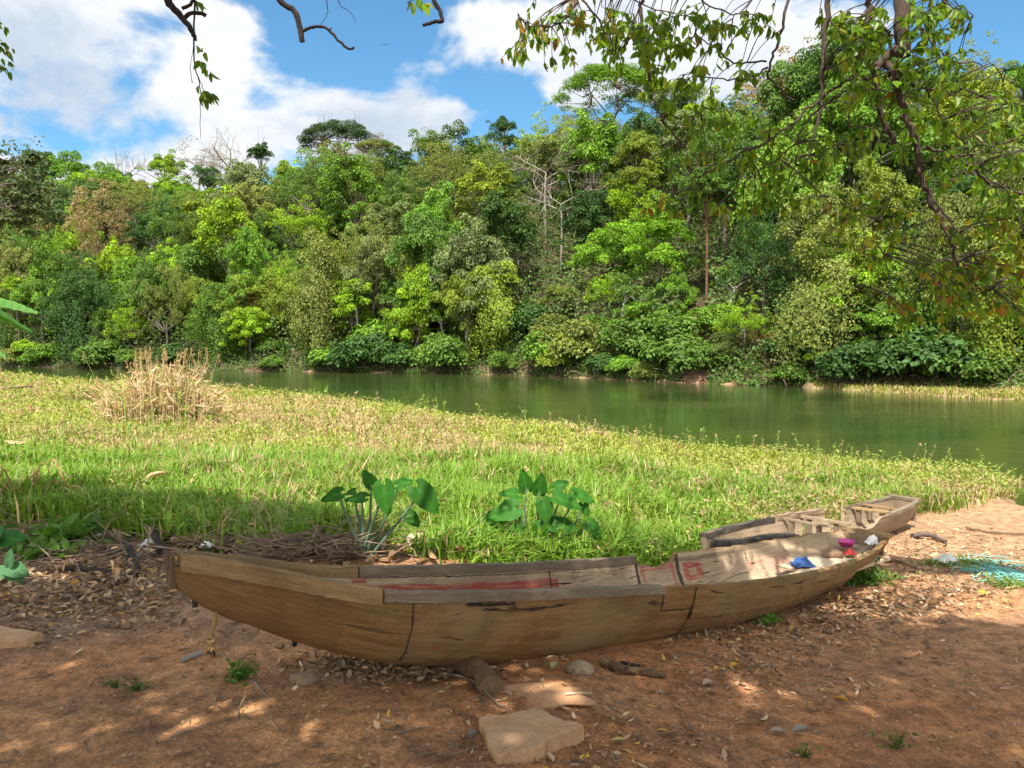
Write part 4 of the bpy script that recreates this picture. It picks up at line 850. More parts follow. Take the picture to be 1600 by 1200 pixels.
# things lying in the long canoe's stern
def paintmat(name, colr, rough=.6, bs_=9):
    m, nt, N, L, b = newmat(name); pos = nod(nt, 'ShaderNodeTexCoord').outputs['Object']; n = noise(nt, pos, bs_ * 3, 4, .6)
    L.new(mixc(nt, maprange(nt, n, .35, .7), colr, tuple(x * .72 for x in colr)), b.inputs['Base Color']); b.inputs['Roughness'].default_value = rough; return m
def cloth(name, c, rx, ry, h, colr, label, cat, seed):
    mb = MB(); n = 22; u = np.linspace(-1, 1, n); U, V = np.meshgrid(u, u); r = np.hypot(U, V); 
    z = h * (1 - np.clip(r, 0, 1) ** 2) * (.45 + 1.1 * fbm(U * 2.3 + seed, V * 2.3, seed)) + h * .5 * (np.abs(np.sin(U * 5 + V * 3 + seed)) * fbm(U * 3 + 5, V * 3, seed + 1)) + .012
    ed = 1 + .35 * (fbm(U * 2 + 3, V * 2, seed + 2) - .5)
    P = np.stack([c[0] + U * rx * ed, c[1] + V * ry * ed, c[2] + z], -1).reshape(-1, 3); i = np.arange(n - 1)[:, None] * n + np.arange(n - 1)[None]
    mb.add(P, np.stack([i, i + 1, i + n + 1, i + n], -1).reshape(-1, 4)); o = mb.obj(name, paintmat(name + '_fabric', colr, .8), smooth=True)
    so = o.modifiers.new('thick', 'SOLIDIFY'); so.thickness = .006; tag(o, label, cat); return o
cloth('blue_cloth', P3a(4.92, -.03, -.155), .085, .07, .06, (.035, .10, .32), 'crumpled bright blue cloth lying in the stern of the long canoe', 'cloth', 3)
cloth('red_cloth', P3a(5.52, .05, -.145), .045, .04, .04, (.42, .03, .02), 'small red cloth lying in the stern beside a stone', 'cloth', 8)
cloth('white_bag', P3a(5.76, .12, -.08), .05, .05, .075, (.75, .73, .72), 'white plastic bag at the stern end of the long canoe', 'bag', 14)
mb = MB(); c_ = P3a(5.64, -.05, -.10); prof = [(.0, 0), (.05, 0), (.068, .04), (.074, .044), (.071, .048), (.062, .04), (.046, .008), (0, .008)]; an = np.linspace(0, 6.283, 25)[:-1]
V = np.array([[c_[0] + r * math.cos(a), c_[1] + r * math.sin(a), c_[2] + z] for (r, z) in prof for a in an]); i = np.arange(7)[:, None] * 24; j = np.arange(24)[None]
mb.add(V, np.stack([i + j, i + (j + 1) % 24, i + 24 + (j + 1) % 24, i + 24 + j], -1).reshape(-1, 4)); tag(mb.obj('pink_bowl', paintmat('pink_plastic', (.48, .03, .24), .35), smooth=True), 'bright pink plastic bowl in the stern of the long canoe', 'bowl')
mb = MB(); box(mb, P3a(4.35, .22, -.075), (*(BA * .985 + BN * .17), 0.02), (*(BN * .985 - BA * .17), 0), (0, 0, 1), .36, .045, .010, jit=.004); tag(mb.obj('loose_board', M_PALEW), 'pale loose board lying inside the long canoe near its middle', 'board')

# ------------------------------------------------------------------ stones, logs, boards on the dirt
def rock_mat(name, c1, c2):
    m, nt, N, L, bs = newmat(name); pos = nod(nt, 'ShaderNodeTexCoord').outputs['Object']; n1 = noise(nt, pos, 7, 6, .65, .3); n2 = noise(nt, pos, 60, 4, .7)
    c = mixc(nt, maprange(nt, n1, .35, .65), c1, c2); c = mixc(nt, maprange(nt, n2, .5, .75, 0, .5), c, tuple(x * .5 for x in c1)); L.new(c, bs.inputs['Base Color']); bs.inputs['Roughness'].default_value = .85
    bump(nt, mth(nt, 'ADD', n1, mth(nt, 'MULTIPLY', n2, .4)), bs, .5, .01); return m
M_SLAB = rock_mat('slab_stone', (.33, .185, .09), (.44, .265, .14)); M_STONE = rock_mat('field_stone', (.19, .14, .085), (.28, .21, .13)); M_STONEB = rock_mat('brown_stone', (.17, .10, .06), (.26, .17, .10)); M_MUD = rock_mat('clay_lump', (.28, .145, .065), (.36, .20, .10))
def rock(name, c, r, sc, mat, label, cat='stone', seed=0, rz=0, sub=4, rough=.35):
    import bmesh
    bm = bmesh.new(); bmesh.ops.create_icosphere(bm, subdivisions=sub, radius=1)
    V = np.array([v.co[:] for v in bm.verts]); d = 1 + rough * (fbm(V[:, 0] * 1.6 + seed, V[:, 1] * 1.6 + V[:, 2] * 1.1 + seed, seed, 3) - .5) * 2 + rough * .3 * (fbm(V[:, 0] * 5 + V[:, 2] * 3, V[:, 1] * 5 - V[:, 2] * 2, seed + 5, 3) - .5)
    V = V * d[:, None] * np.array(sc) * r
    ca, sa = math.cos(rz), math.sin(rz); V = V @ np.array([[ca, sa, 0], [-sa, ca, 0], [0, 0, 1]])
    for v, q in zip(bm.verts, V): v.co = q
    me = bpy.data.meshes.new(name); bm.to_mesh(me); bm.free(); me.materials.append(mat); me.polygons.foreach_set('use_smooth', [True] * len(me.polygons))
    o = bpy.data.objects.new(name, me); COL.objects.link(o); o.location = c; return tag(o, label, cat)
def slab(name, pix, th, mat, label, cat='stone', lift=.03, tilt=None, jag=.004):
    P = np.array([G(*q) for q in pix]); P[:, 2] = P[:, 2].mean() + lift if tilt is None else P[:, 2] + np.array(tilt)
    Q = []; n = len(P)
    for i in range(n):
        for t in np.linspace(0, 1, 7)[:-1]: Q.append(P[i] * (1 - t) + P[(i + 1) % n] * t)
    Q = np.array(Q); Q[:, :2] += R_.normal(0, jag, Q[:, :2].shape); c = Q.mean(0); mb = MB(); k = len(Q)
    ins = c + (Q - c) * .975; ins[:, 2] += .004 + R_.normal(0, .0015, k); bot = c + (Q - c) * 1.01; bot[:, 2] = Q[:, 2] - th
    V = np.concatenate([ins, Q - [0, 0, .006], bot, [c + [0, 0, .006]]]); i = np.arange(k); j = (i + 1) % k
    mb.add(V, np.stack([i + k, j + k, j, i], -1)); mb.more(np.stack([i + 2 * k, j + 2 * k, j + k, i + k], -1)); mb.more(np.stack([np.full(k, 3 * k), i, j], -1))
    sgn = np.cross(Q[1] - Q[0], c - Q[0])[2]
    o = mb.obj(name, mat); return tag(o, label, cat)
slab('stone_slab', [(748, 1133), (800, 1127), (842, 1121), (872, 1142), (912, 1162), (900, 1170), (868, 1175), (846, 1190), (800, 1196), (776, 1198)], .07, M_SLAB, 'flat broken orange brown stone slab lying in front of the canoe', lift=.05)
slab('wooden_board', [(-60, 1000), (-20, 988), (66, 1004), (40, 1012), (-50, 1016)], .05, M_SLAB, 'flat pale board cut off by the left edge, lying on the dirt', 'board', lift=.045, jag=.002)
rock('stone', G(907, 1053, .02), .075, (1, .7, .62), M_STONE, 'smooth pale rounded stone tucked under the middle of the canoe', seed=3, rough=.2)
rock('stone', G(477, 1068, .015), .07, (1, .75, .55), M_STONEB, 'brown stone on open dirt below the bow half of the canoe', seed=11)
rock('stone', G(436, 1014, .01), .025, (1.1, .8, .7), M_STONEB, 'tiny brown stone on the dirt under the bow overhang', seed=12)
rock('stone', G(1115, 785 + 0, .0) if False else P3a(5.42, -.06, -.14), .085, (1.1, .8, .6), M_STONEB, 'brown stone lying in the stern of the canoe beside the red cloth', seed=21)
rock('clay_mound', G(850, 1080, -.02), .20, (1.15, .6, .22), M_MUD, 'low sunlit clay lump in front of the canoe, split reed lying on it', 'clay lump', seed=31, rz=-.1, rough=.5)
rock('stone', G(1078, 970, .02), .05, (1, .8, .6), M_STONE, 'pale pebble like stone against the hull right of the scarf joint', seed=17)
M_LOGB = bark_mat('rotten_log_wood', (.10, .058, .03), (.24, .15, .08), 16)
def log(name, pts, r0, r1, mat, label, cat='log', sides=10, knots=0):
    P = spline(np.array(pts), 6); n = len(P); r = np.linspace(r0, r1, n) * (1 + .10 * R_.normal(0, 1, n)); P = P + R_.normal(0, .10, P.shape) * r[:, None]; mb = MB(); tube(mb, P, r, sides)
    for _ in range(knots):
        i = R_.integers(2, n - 2); d = nrm(R_.normal(0, 1, 3) * [1, 1, .4] + [0, 0, .4]); tube(mb, [P[i], P[i] + d * r[i] * 2.2, P[i] + d * r[i] * 3.4 + [0, 0, .01]], [r[i] * .5, r[i] * .35, r[i] * .2], 6)
    return tag(mb.obj(name, mat, smooth=True), label, cat)
log('support_log', [G(700, 1040, .03), G(742, 1058, .045), G(770, 1085, .03)], .055, .06, M_LOGB, 'short brown log end wedged under the keel of the canoe', sides=12)
log('driftwood_branch', [G(940, 1040, .02), G(975, 1054, .025), G(1040, 1062, .02)], .03, .018, M_LOGB, 'knotted brown branch poking out from under the canoe', 'branch', knots=3)
log('driftwood_branch', [G(968, 1042, .02), G(1000, 1048, .02)], .012, .008, M_CHAR, 'thin dark stick beside the knotted branch under the canoe', 'stick')
log('charred_log', [G(197, 855, .05), G(208, 878, .03), G(215, 902, .025)], .028, .022, M_CHAR, 'short charcoal grey log standing out left of the canoe bow')
log('charred_log', [G(236, 812, .20), G(241, 845, .10), G(250, 872, .05)], .02, .026, M_CHAR, 'upright charred stake leaning behind the bow of the canoe', 'stake')
log('charred_log', [G(100, 893, .02), G(135, 897, .03), G(172, 899, .025)], .016, .022, M_CHAR, 'longer black charred log lying flat among dead leaves on the left', knots=2)
log('charred_log', [G(160, 862, .03), G(185, 872, .03), G(205, 874, .02)], .018, .014, M_CHAR, 'black charred stick between the two charcoal logs on the left')
log('stick', [G(258, 856, .06), G(280, 840, .10), G(330, 826, .16)], .012, .008, M_CHAR, 'thin dark stick slanting up behind the bow tip', 'stick')
log('debris_log', [G(268, 858, .07), G(320, 856, .07), G(355, 866, .07)], .03, .045, M_DRIFT, 'brown log with thick cut end lying behind the bow gunwale')
log('debris_log', [G(345, 870, .09), G(362, 858, .10), G(377, 850, .12)], .032, .04, M_BARKN, 'stubby forked brown log end behind the bow gunwale', knots=1)
log('debris_log', [G(393, 860, .07), G(405, 864, .07), G(418, 862, .07)], .045, .05, M_CHAR, 'dark round stump left of the twig pile')
log('pale_husk', [G(722, 868, .06), G(760, 872, .05), G(800, 882, .03)], .035, .015, M_SLAB, 'pale orange brown palm husk behind the middle of the canoe', 'husk')
log('bamboo_pole', [G(440, 842, .06), G(500, 841, .07), G(560, 839, .06)], .013, .011, M_PALEW, 'thin pale pole lying along the back of the twig pile', 'pole')
log('driftwood_branch', [G(1425, 842, .03), G(1450, 843, .05), G(1478, 850, .02)], .03, .02, M_BARKN, 'dark knotted driftwood on the sandy shore beyond the stern', 'branch', knots=3)
log('stick', [G(1510, 828, .03), G(1550, 835, .03), G(1640, 840, .03)], .018, .014, M_DRIFT, 'long pale stick on the wet sand at the right edge', 'stick')
log('stick', [G(1375, 880, .02), G(1400, 880, .03), G(1432, 890, .02)], .02, .012, M_DRIFT, 'crooked brown stick lying just beyond the stern', 'stick')
log('stick', [G(285, 1037, .015), G(300, 1032, .02), G(316, 1025, .02)], .014, .012, M_BARKG, 'short grey stick on open dirt under the rope', 'stick')
log('stick', [G(330, 1030, .01), G(343, 1027, .02), G(356, 1033, .01)], .006, .005, M_DRIFT, 'thin bent twig right of the short grey stick', 'twig')
log('stick', [G(395, 1068, .01), G(408, 1083, .012), G(418, 1092, .01)], .004, .003, M_BARKG, 'thin pale twig lying on dirt beside the weed tuft', 'twig')
log('stick', [G(700, 1062, .03), G(740, 1078, .04), G(775, 1103, .015), G(790, 1112, .015)], .006, .005, M_BARKB, 'curved dark vine stem trailing from the support log', 'vine stem')
log('split_reed', [G(882, 1097, .03), G(900, 1095, .03), G(925, 1090, .02)], .007, .005, M_PALEW, 'bright split reed lying on the clay lump', 'reed')
# plastic scraps and a bit of net
def scrap(name, px, py, r, colr, label, cat='litter', lift=.02):
    o = cloth(name, G(px, py, lift), r, r * .8, r * .7, colr, label, cat, int(px)); return o
scrap('blue_scrap', 396, 818, .035, (.06, .22, .50), 'small bright blue plastic scrap in the dark grass edge', lift=.12)
scrap('yellow_scrap', 374, 869, .045, (.65, .45, .03), 'small yellow plastic scrap behind the bow gunwale', lift=.07)
scrap('white_scrap', 323, 868, .05, (.6, .6, .62), 'crumpled white plastic scrap behind the bow gunwale', lift=.06)
scrap('white_scrap', 232, 858, .06, (.5, .5, .5), 'crumpled whitish plastic left of the upright charred stake')
scrap('white_scrap', 152, 846, .05, (.5, .5, .55), 'small whitish wrapper among twigs on the left')
scrap('white_scrap', 1480, 882, .10, (.55, .53, .48), 'pale flattened plastic on the shore left of the turquoise net', lift=.0)
mb = MB(); c_ = G(1556, 893)
for k in range(90):
    q = c_ + [R_.normal(0, .11), R_.normal(0, .16), 0]; a = R_.uniform(0, 6.28); P = [q]
    for t in range(6): a += R_.normal(0, .9); q = q + [math.cos(a) * .06, math.sin(a) * .07, 0]; P.append(q)
    P = spline(P, 3); P[:, 2] = landg(P[:, 0], P[:, 1]) + .012 + .03 * R_.random() * np.abs(np.sin(np.linspace(0, 6, len(P)))); tube(mb, P, .0045, 4, np.array([.15, .36, .31]) * R_.uniform(.8, 1.2), cap=False)
tag(mb.obj('fishing_net', M_DRY), 'tangled turquoise net lying on the shore at the right edge', 'net')
scrap('floating_leaf', 1148, 648, .10, (.7, .42, .02), 'single yellow leaf floating on the river', 'leaf', 0.0).location = (0, 0, 0)

# loose leaf litter, twigs and pebbles
def leafcols(n):
    pal = np.array([[.24, .14, .07], [.36, .225, .12], [.15, .09, .05], [.42, .29, .17], [.27, .20, .13], [.50, .38, .24], [.46, .26, .06], [.14, .10, .07]]); return pal[R_.choice(8, n, p=[.2, .2, .16, .12, .14, .07, .04, .07])] * R_.uniform(.75, 1.25, (n, 1))
mb = MB()
def litter(n, cx, cy, sx, sy, size=(.03, .08), pile=.0):
    px = R_.normal(cx, sx, n); py = np.clip(R_.normal(cy, sy, n), 700, 1260); d = np.stack([(px - 800) / FPX, np.full(n, math.cos(TH)) - (py - 600) / FPX * math.sin(TH), -math.sin(TH) - (py - 600) / FPX * math.cos(TH)], 1)
    t = CAMZ / -d[:, 2]
    for _ in range(4): z = landg(d[:, 0] * t, d[:, 1] * t); t = (CAMZ - z) / -d[:, 2]
    P = CP + d * t[:, None]; P[:, 2] = landg(P[:, 0], P[:, 1]) + .004 + R_.uniform(0, 1, n) ** 2 * (.012 + pile)
    Nn = nrm(R_.normal(0, .28, (n, 3)) + [0, 0, 1]); A = nrm(np.cross(Nn, rdir(n))); Ls = R_.uniform(*size, n); leaves6(mb, P, Nn, A, Ls, Ls * R_.uniform(.3, .55, n), leafcols(n), fold=R_.uniform(-.2, .6), droop=R_.uniform(-.4, .25))
for _ in range(6):
    litter(260, 620, 1040, 70, 12, (.025, .06)); litter(190, 110, 915, 110, 30, (.03, .08), .02); litter(100, 230, 900, 60, 40, (.03, .07)); litter(80, 1270, 985, 70, 16, (.015, .05), .012); litter(60, 1180, 1030, 60, 25, (.02, .05)); litter(100, 1480, 925, 70, 18, (.02, .06), .012); litter(110, 1450, 870, 80, 25, (.025, .07))
    litter(60, 1150, 1060, 260, 80, (.02, .055)); litter(28, 560, 1100, 330, 60, (.015, .045)); litter(80, 1330, 950, 60, 15, (.03, .08)); litter(40, 900, 1170, 120, 40, (.02, .05)); litter(130, 640, 862, 90, 8, (.06, .16), .06); litter(60, 180, 830, 140, 18, (.06, .16), .05); litter(40, 1020, 866, 70, 10, (.06, .15), .05); litter(50, 1380, 1000, 130, 60, (.02, .06)); litter(90, 60, 960, 80, 25, (.02, .06)); litter(60, 1100, 985, 60, 10, (.03, .06)); litter(120, 1250, 1040, 280, 70, (.008, .03)); litter(120, 500, 1080, 330, 60, (.006, .02))
tag(mb.obj('fallen_leaves', M_DRY), kind='stuff')
mb = MB()
def twigs(n, cx, cy, sx, sy, ln=(.06, .3), lift=.02, r=(.0015, .005), up=.15):
    for _ in range(n):
        p = G(R_.normal(cx, sx), min(max(R_.normal(cy, sy), 790), 1195)); a = R_.uniform(0, 6.28); l = R_.uniform(*ln); d = np.array([math.cos(a), math.sin(a), R_.normal(0, up)]); p = p + [0, 0, R_.uniform(0.003, lift)]
        m = p + d * l * .5 + R_.normal(0, .06 * l, 3); e = p + d * l; m[2] = max(m[2], p[2]); e[2] = max(e[2], p[2] - .01); rr = R_.uniform(*r); tube(mb, spline([p, m, e], 3), np.linspace(rr, rr * .6, 7), 4, cap=False)
twigs(520, 462, 866, 66, 7, (.12, .5), .11, (.0025, .007), .25); twigs(230, 150, 850, 110, 26, (.1, .5), .08, (.003, .01), .3); twigs(60, 640, 866, 90, 8, (.1, .35), .08); twigs(200, 700, 1090, 400, 60, (.02, .16), .008); twigs(70, 1250, 1010, 180, 55, (.04, .2), .01); twigs(60, 150, 905, 90, 25, (.08, .35), .03, (.003, .008)); twigs(40, 1450, 870, 80, 20, (.1, .3), .02)
tag(mb.obj('twig_litter', M_TWIG), kind='stuff')
mb = MB(); n = 5200; px = R_.uniform(-60, 1660, n); py = R_.uniform(930, 1215, n)
d = np.stack([(px - 800) / FPX, np.full(n, math.cos(TH)) - (py - 600) / FPX * math.sin(TH), -math.sin(TH) - (py - 600) / FPX * math.cos(TH)], 1); t = CAMZ / -d[:, 2]
P = CP + d * t[:, None]; P[:, 2] = landg(P[:, 0], P[:, 1]); o8 = np.array([[1, 0, 0], [0, 1, 0], [-1, 0, 0], [0, -1, 0], [0, 0, .7], [0, 0, -.7]]); r = .003 + .012 * R_.random(n) ** 5
V = P[:, None] + o8[None] * R_.uniform(.6, 1.3, (n, 6, 1)) * r[:, None, None]; b = np.arange(n)[:, None, None] * 6; F8 = np.array([[0, 1, 4], [1, 2, 4], [2, 3, 4], [3, 0, 4], [1, 0, 5], [2, 1, 5], [3, 2, 5], [0, 3, 5]])
pc = np.array([.36, .24, .15])[None] * R_.uniform(.4, 1.3, (n, 1)); mb.add(V.reshape(-1, 3), (b + F8[None]).reshape(-1, 3), np.repeat(pc, 6, 0)); tag(mb.obj('pebbles', M_DRY, smooth=True), kind='stuff')

# single fallen leaves that stand out
def big_leaf(px, py, ln, wd, colr, label, yaw, curl=.35, lift=.012, pitch=.1, name='fallen_leaf', cat='leaf'):
    p = G(px, py, lift); n = 9; mb = MB(); A = np.array([math.cos(yaw), math.sin(yaw), pitch]); A /= np.linalg.norm(A); S = nrm(np.cross([0, 0, 1], A)); Nn = np.cross(A, S); V = []
    for i in range(n):
        t = i / (n - 1); w = wd * math.sin(math.pi * min(max(t, .02), .985)) ** .7 * (1 - .2 * t) * .5
        for q in (-1, -.5, 0, .5, 1): V.append(p + A * ln * t + S * w * q + Nn * (abs(q) ** 1.3 * w * curl * 1.6 + .25 * ln * curl * (t - .5) ** 2 + R_.normal(0, .02 * wd)))
    i = np.arange(n - 1)[:, None] * 5 + np.arange(4)[None]; mb.add(np.array(V), np.stack([i, i + 1, i + 6, i + 5], -1).reshape(-1, 4), np.array(colr)); return tag(mb.obj(name, M_DRY, smooth=True), label, cat)
big_leaf(1228, 1153, .075, .05, (.26, .22, .17), 'grey curled pair of leaves on dirt near the lower right, left half', 3.0, .5)
big_leaf(1238, 1152, .09, .055, (.24, .21, .17), 'grey curled leaf with raised edge on dirt near the lower right', .2, .6)
big_leaf(1325, 1103, .07, .035, (.45, .22, .05), 'upturned orange leaf on the dirt right of centre', 2.6, .8)
big_leaf(1098, 1075, .07, .05, (.34, .25, .19), 'pale pinkish leaf below the knotted branch', .4, .5)
big_leaf(862, 1050, .07, .05, (.25, .26, .12), 'greenish curled leaf under the hull beside the support log', 1.0, .6)
big_leaf(905, 1192, .05, .03, (.55, .42, .05), 'small yellow leaf right of the stone slab', .2, .3)
big_leaf(955, 1162, .06, .03, (.35, .33, .12), 'pale green yellow leaf on dirt right of the slab', .0, .4)
big_leaf(735, 1163, .07, .045, (.16, .14, .12), 'dark curled leaf against the left end of the stone slab', 1.2, .8)
big_leaf(318, 944, .03, .03, (.1, .35, .02), 'tiny green leaf by the bow overhang', .5, .3)
big_leaf(1142, 1046, .06, .04, (.52, .30, .04), 'yellow orange leaf at the litter right of the scarf joint', .6, .5)
big_leaf(1532, 933, .09, .07, (.60, .30, .03), 'bright orange leaf in the sunlit litter at the right', .6, .5)
big_leaf(80, 795, .34, .15, (.45, .31, .19), 'broad dry tan leaf standing among dead stems at the left', -1.0, .5, .22, -.5)
big_leaf(10, 722, .30, .12, (.42, .28, .16), 'drooping dry brown leaf on a stalk at the left edge', .1, -.5, .34, -.1)
big_leaf(55, 756, .25, .11, (.40, .27, .17), 'smaller crumpled dry leaf below the drooping brown one', .4, -.4, .22, .1)
big_leaf(225, 786, .28, .12, (.40, .28, .16), 'curled dry leaf hanging over the charred stake', .7, .7, .24, .2)
for i, (px, py, lb) in enumerate([(640, 868, 'wide dry tan leaf behind the canoe just right of the twig pile'), (690, 862, 'dry pinkish tan leaf behind the canoe under the left taro'), (565, 874, 'upright dry leaf leaning on the far gunwale'), (1010, 862, 'pale dry leaf behind the broken part of the far gunwale'), (985, 850, 'dry leaf stem piece in the grass behind the broken gunwale'), (1075, 856, 'flat pale dry leaf left of the dark canoe bow')]):
    big_leaf(px, py, .24, .11, np.array([.44, .33, .22]) * R_.uniform(.8, 1.1), lb, R_.uniform(0, 3), .5, .06, .15)

# small weeds
def weed(px, py, r, n, label, colr=(.08, .19, .02), name='weed_tuft', cat='weed', lf=1.0, h=1.0):
    p = G(px, py, 0); mb = MB(); q = np.stack([R_.normal(0, r * .5, n), R_.normal(0, r * .35, n), np.abs(R_.normal(0, r * .45 * h, n)) + .008], 1) + p
    Nn = nrm(rdir(n) * .7 + [0, -.2, .7]); A = nrm(np.cross(Nn, rdir(n)) + [0, 0, .2]); Ls = R_.uniform(.25, .55, n) * r * lf; leaves6(mb, q, Nn, A, Ls, Ls * .45, np.array(colr) * R_.uniform(.6, 1.3, (n, 1)))
    for k in range(n): tube(mb, [p + [0, 0, -.01], (p + q[k]) / 2 + [0, 0, .01], q[k]], [.002, .0018, .0012], 3, np.array(colr) * .8, cap=False)
    return tag(mb.obj(name, M_GRASS), label, cat)
weed(377, 1062, .085, 70, 'small green weed tuft on bare dirt under the bow half'); weed(214, 1080, .06, 40, 'low weed tuft left of the sunlit patch', (.10, .16, .04)); weed(180, 1075, .05, 26, 'sparse low weed at the left on bare dirt', (.10, .16, .04))
weed(1208, 972, .08, 30, 'bright green seedling against the aft hull', (.12, .34, .02)); weed(1195, 980, .07, 40, 'low dark weed at the foot of the bright seedling'); weed(1352, 912, .18, 220, 'leafy green weed clump under the stern of the long canoe', (.07, .17, .02), lf=.6); weed(1385, 905, .2, 90, 'low yellowish weeds just beyond the stern', (.18, .24, .05), lf=.5, h=.3)
weed(1500, 885, .32, 330, 'flat green weeds on the shore left of the net', (.20, .25, .06), lf=.35, h=.12); weed(1580, 915, .24, 220, 'flat green weeds at the right edge below the net', (.18, .25, .05), lf=.35, h=.12); weed(1400, 1170, .07, 30, 'tiny weed at the lower right of the dirt', (.12, .17, .04)); weed(1258, 1185, .06, 22, 'tiny weed at the bottom right of centre', (.12, .17, .04))
weed(100, 850, .32, 190, 'straggly green ground weed among litter at the left', (.09, .19, .03), h=.5); weed(70, 870, .25, 110, 'low leafy weed at the left beside the soft green plant', (.10, .20, .03), h=.4)

# ------------------------------------------------------------------ taro, broad leaves, banana
def heart(mb, c, tip, nrm_, ln, colr, wob=.07):
    A = np.asarray(tip, float); A /= np.linalg.norm(A); Nn = np.asarray(nrm_, float); Nn = Nn - A * (Nn @ A); Nn /= np.linalg.norm(Nn); S = np.cross(Nn, A)
    prof = [(-.30, .0, .12), (-.24, .02, .25), (-.06, 0, .31), (.12, 0, .32), (.30, 0, .27), (.48, 0, .19), (.64, 0, .10), (.72, 0, .0)]; V = []
    for (u, u2, w) in prof:
        for q in (-1, -.66, -.33, 0, .33, .66, 1):
            uu_ = u if abs(q) > .4 or u > -.05 else -.03 + .4 * (u + .05); dz = .10 * abs(q) ** 1.5 * w * 2 - .25 * (u - .1) ** 2 + wob * math.sin(q * 5 + u * 9)
            V.append(np.asarray(c) + ln * (A * uu_ + S * w * q + Nn * (dz * .5)))
    i = np.arange(7)[:, None] * 7 + np.arange(6)[None]; V = np.array(V); cc = np.tile(np.array(colr, float), (56, 1)); cc[3::7] *= 1.3; cc.reshape(8, 7, 3)[1::2] *= 1.14
    mb.add(V, np.stack([i, i + 1, i + 8, i + 7], -1).reshape(-1, 4), cc)
def taro(base_px, leaves, label, dd):
    b = G(*base_px); e = empty('taro_plant', b); tag(e, label, 'plant')
    for (px, py, lnp, tx, tz, ny, nz, off) in leaves:
        d = b[1] + off; c = at(px, py, d) - b; ln = lnp * .86 * d / FPX; cv = np.array([.024, .098, .009]) * R_.uniform(.8, 1.3)
        mb = MB(); heart(mb, (0, 0, 0), (tx, R_.uniform(-.3, .1), tz), (R_.normal(0, .15), ny, nz), ln, cv); lf = mb.obj('leaf', M_TARO, e, smooth=True, loc=c)
        mb = MB(); st = np.array([R_.normal(0, .03), R_.normal(0, .03), -.02]) - c; m = st * .45 + np.array([c[0] * .15, 0, .06]); P = spline([st, m, np.zeros(3)], 5); tube(mb, P, np.linspace(.014, .005, len(P)), 6, (.13, .20, .12)); mb.obj('leaf_stalk', M_TARO, lf, smooth=True)
taro((572, 872), [(528, 772, 46, -1, -.35, -.7, .6, 0), (600, 765, 66, .15, -1, -.9, .45, -.1), (657, 768, 72, .75, -.9, -.8, .4, 0), (566, 778, 46, -1, -.1, -.5, .8, .05), (580, 755, 40, -.35, .6, -.8, .5, .1), (624, 757, 36, .6, .2, -.8, .4, .1), (552, 768, 24, -.6, -.2, -.6, .6, .1), (640, 805, 40, .5, -.6, -.7, .5, .1)], 'taro plant with a few raised heart shaped leaves behind the twig pile', 0)
taro((826, 886), [(843, 765, 44, .1, .9, -.9, .4, 0), (822, 760, 46, -.2, .8, -.8, .5, .05), (806, 772, 44, -1, .1, -.6, .7, .05), (868, 762, 38, .6, .3, -.8, .5, .1), (876, 780, 62, 1, -.4, -.45, .85, -.05), (902, 772, 50, .7, -.3, -.5, .8, .1), (850, 788, 50, .1, -.6, -.9, .4, -.05), (800, 796, 66, -1, -.35, -.7, .6, -.05), (775, 812, 60, -.8, -.6, -.8, .5, 0), (745, 822, 44, -.7, -.7, -.8, .4, .1), (868, 820, 62, 1, -.2, -.6, .7, -.05), (845, 826, 46, -.2, -1, -.9, .3, -.1), (806, 830, 42, .1, -1, -.9, .3, -.1), (922, 820, 44, .7, -.8, -.8, .4, .05), (860, 846, 40, .2, -1, -.9, .3, -.1), (878, 852, 34, .9, -.2, -.6, .6, -.1), (912, 790, 30, .3, -.9, -.8, .4, .1)], 'bushier taro plant with many overlapping leaves behind the middle of the canoe', 0)
b = G(-25, 860); e = empty('broadleaf_plant', b); tag(e, 'low plant with broad dark green leaves cut by the left edge', 'plant')
for (px, py, lnp, tx, tz) in [(4, 842, 60, 1, .05), (10, 858, 50, 1, -.3), (-12, 850, 60, .5, .6), (-30, 870, 60, -.4, .4)]:
    c_ = at(px, py, b[1] - .05) - b; mb = MB(); heart(mb, (0, 0, 0), (tx, -.2, tz), (0, -.6, .8), lnp * b[1] / FPX, (.03, .13, .02)); lf = mb.obj('leaf', M_TARO, e, smooth=True, loc=c_); mb = MB(); tube(mb, spline([-c_ * [1, 1, 1.], -c_ * .4 + [0, 0, .03], (0, 0, 0)], 4), .006, 5, (.1, .17, .06)); mb.obj('leaf_stalk', M_TARO, lf)
b = G(8, 905); e = empty('broadleaf_plant', b); tag(e, 'small soft green broad leaved plant low at the left edge among litter', 'plant')
for (px, py, lnp, tx, tz) in [(18, 888, 44, 1, -.3), (14, 880, 36, .3, .9), (22, 898, 34, .8, -.6), (0, 895, 40, -.8, .0)]:
    c_ = at(px, py, b[1] - .03) - b; mb = MB(); heart(mb, (0, 0, 0), (tx, -.2, tz), (0, -.7, .7), lnp * b[1] / FPX, (.06, .15, .06)); mb.obj('leaf', M_TARO, e, smooth=True, loc=c_)
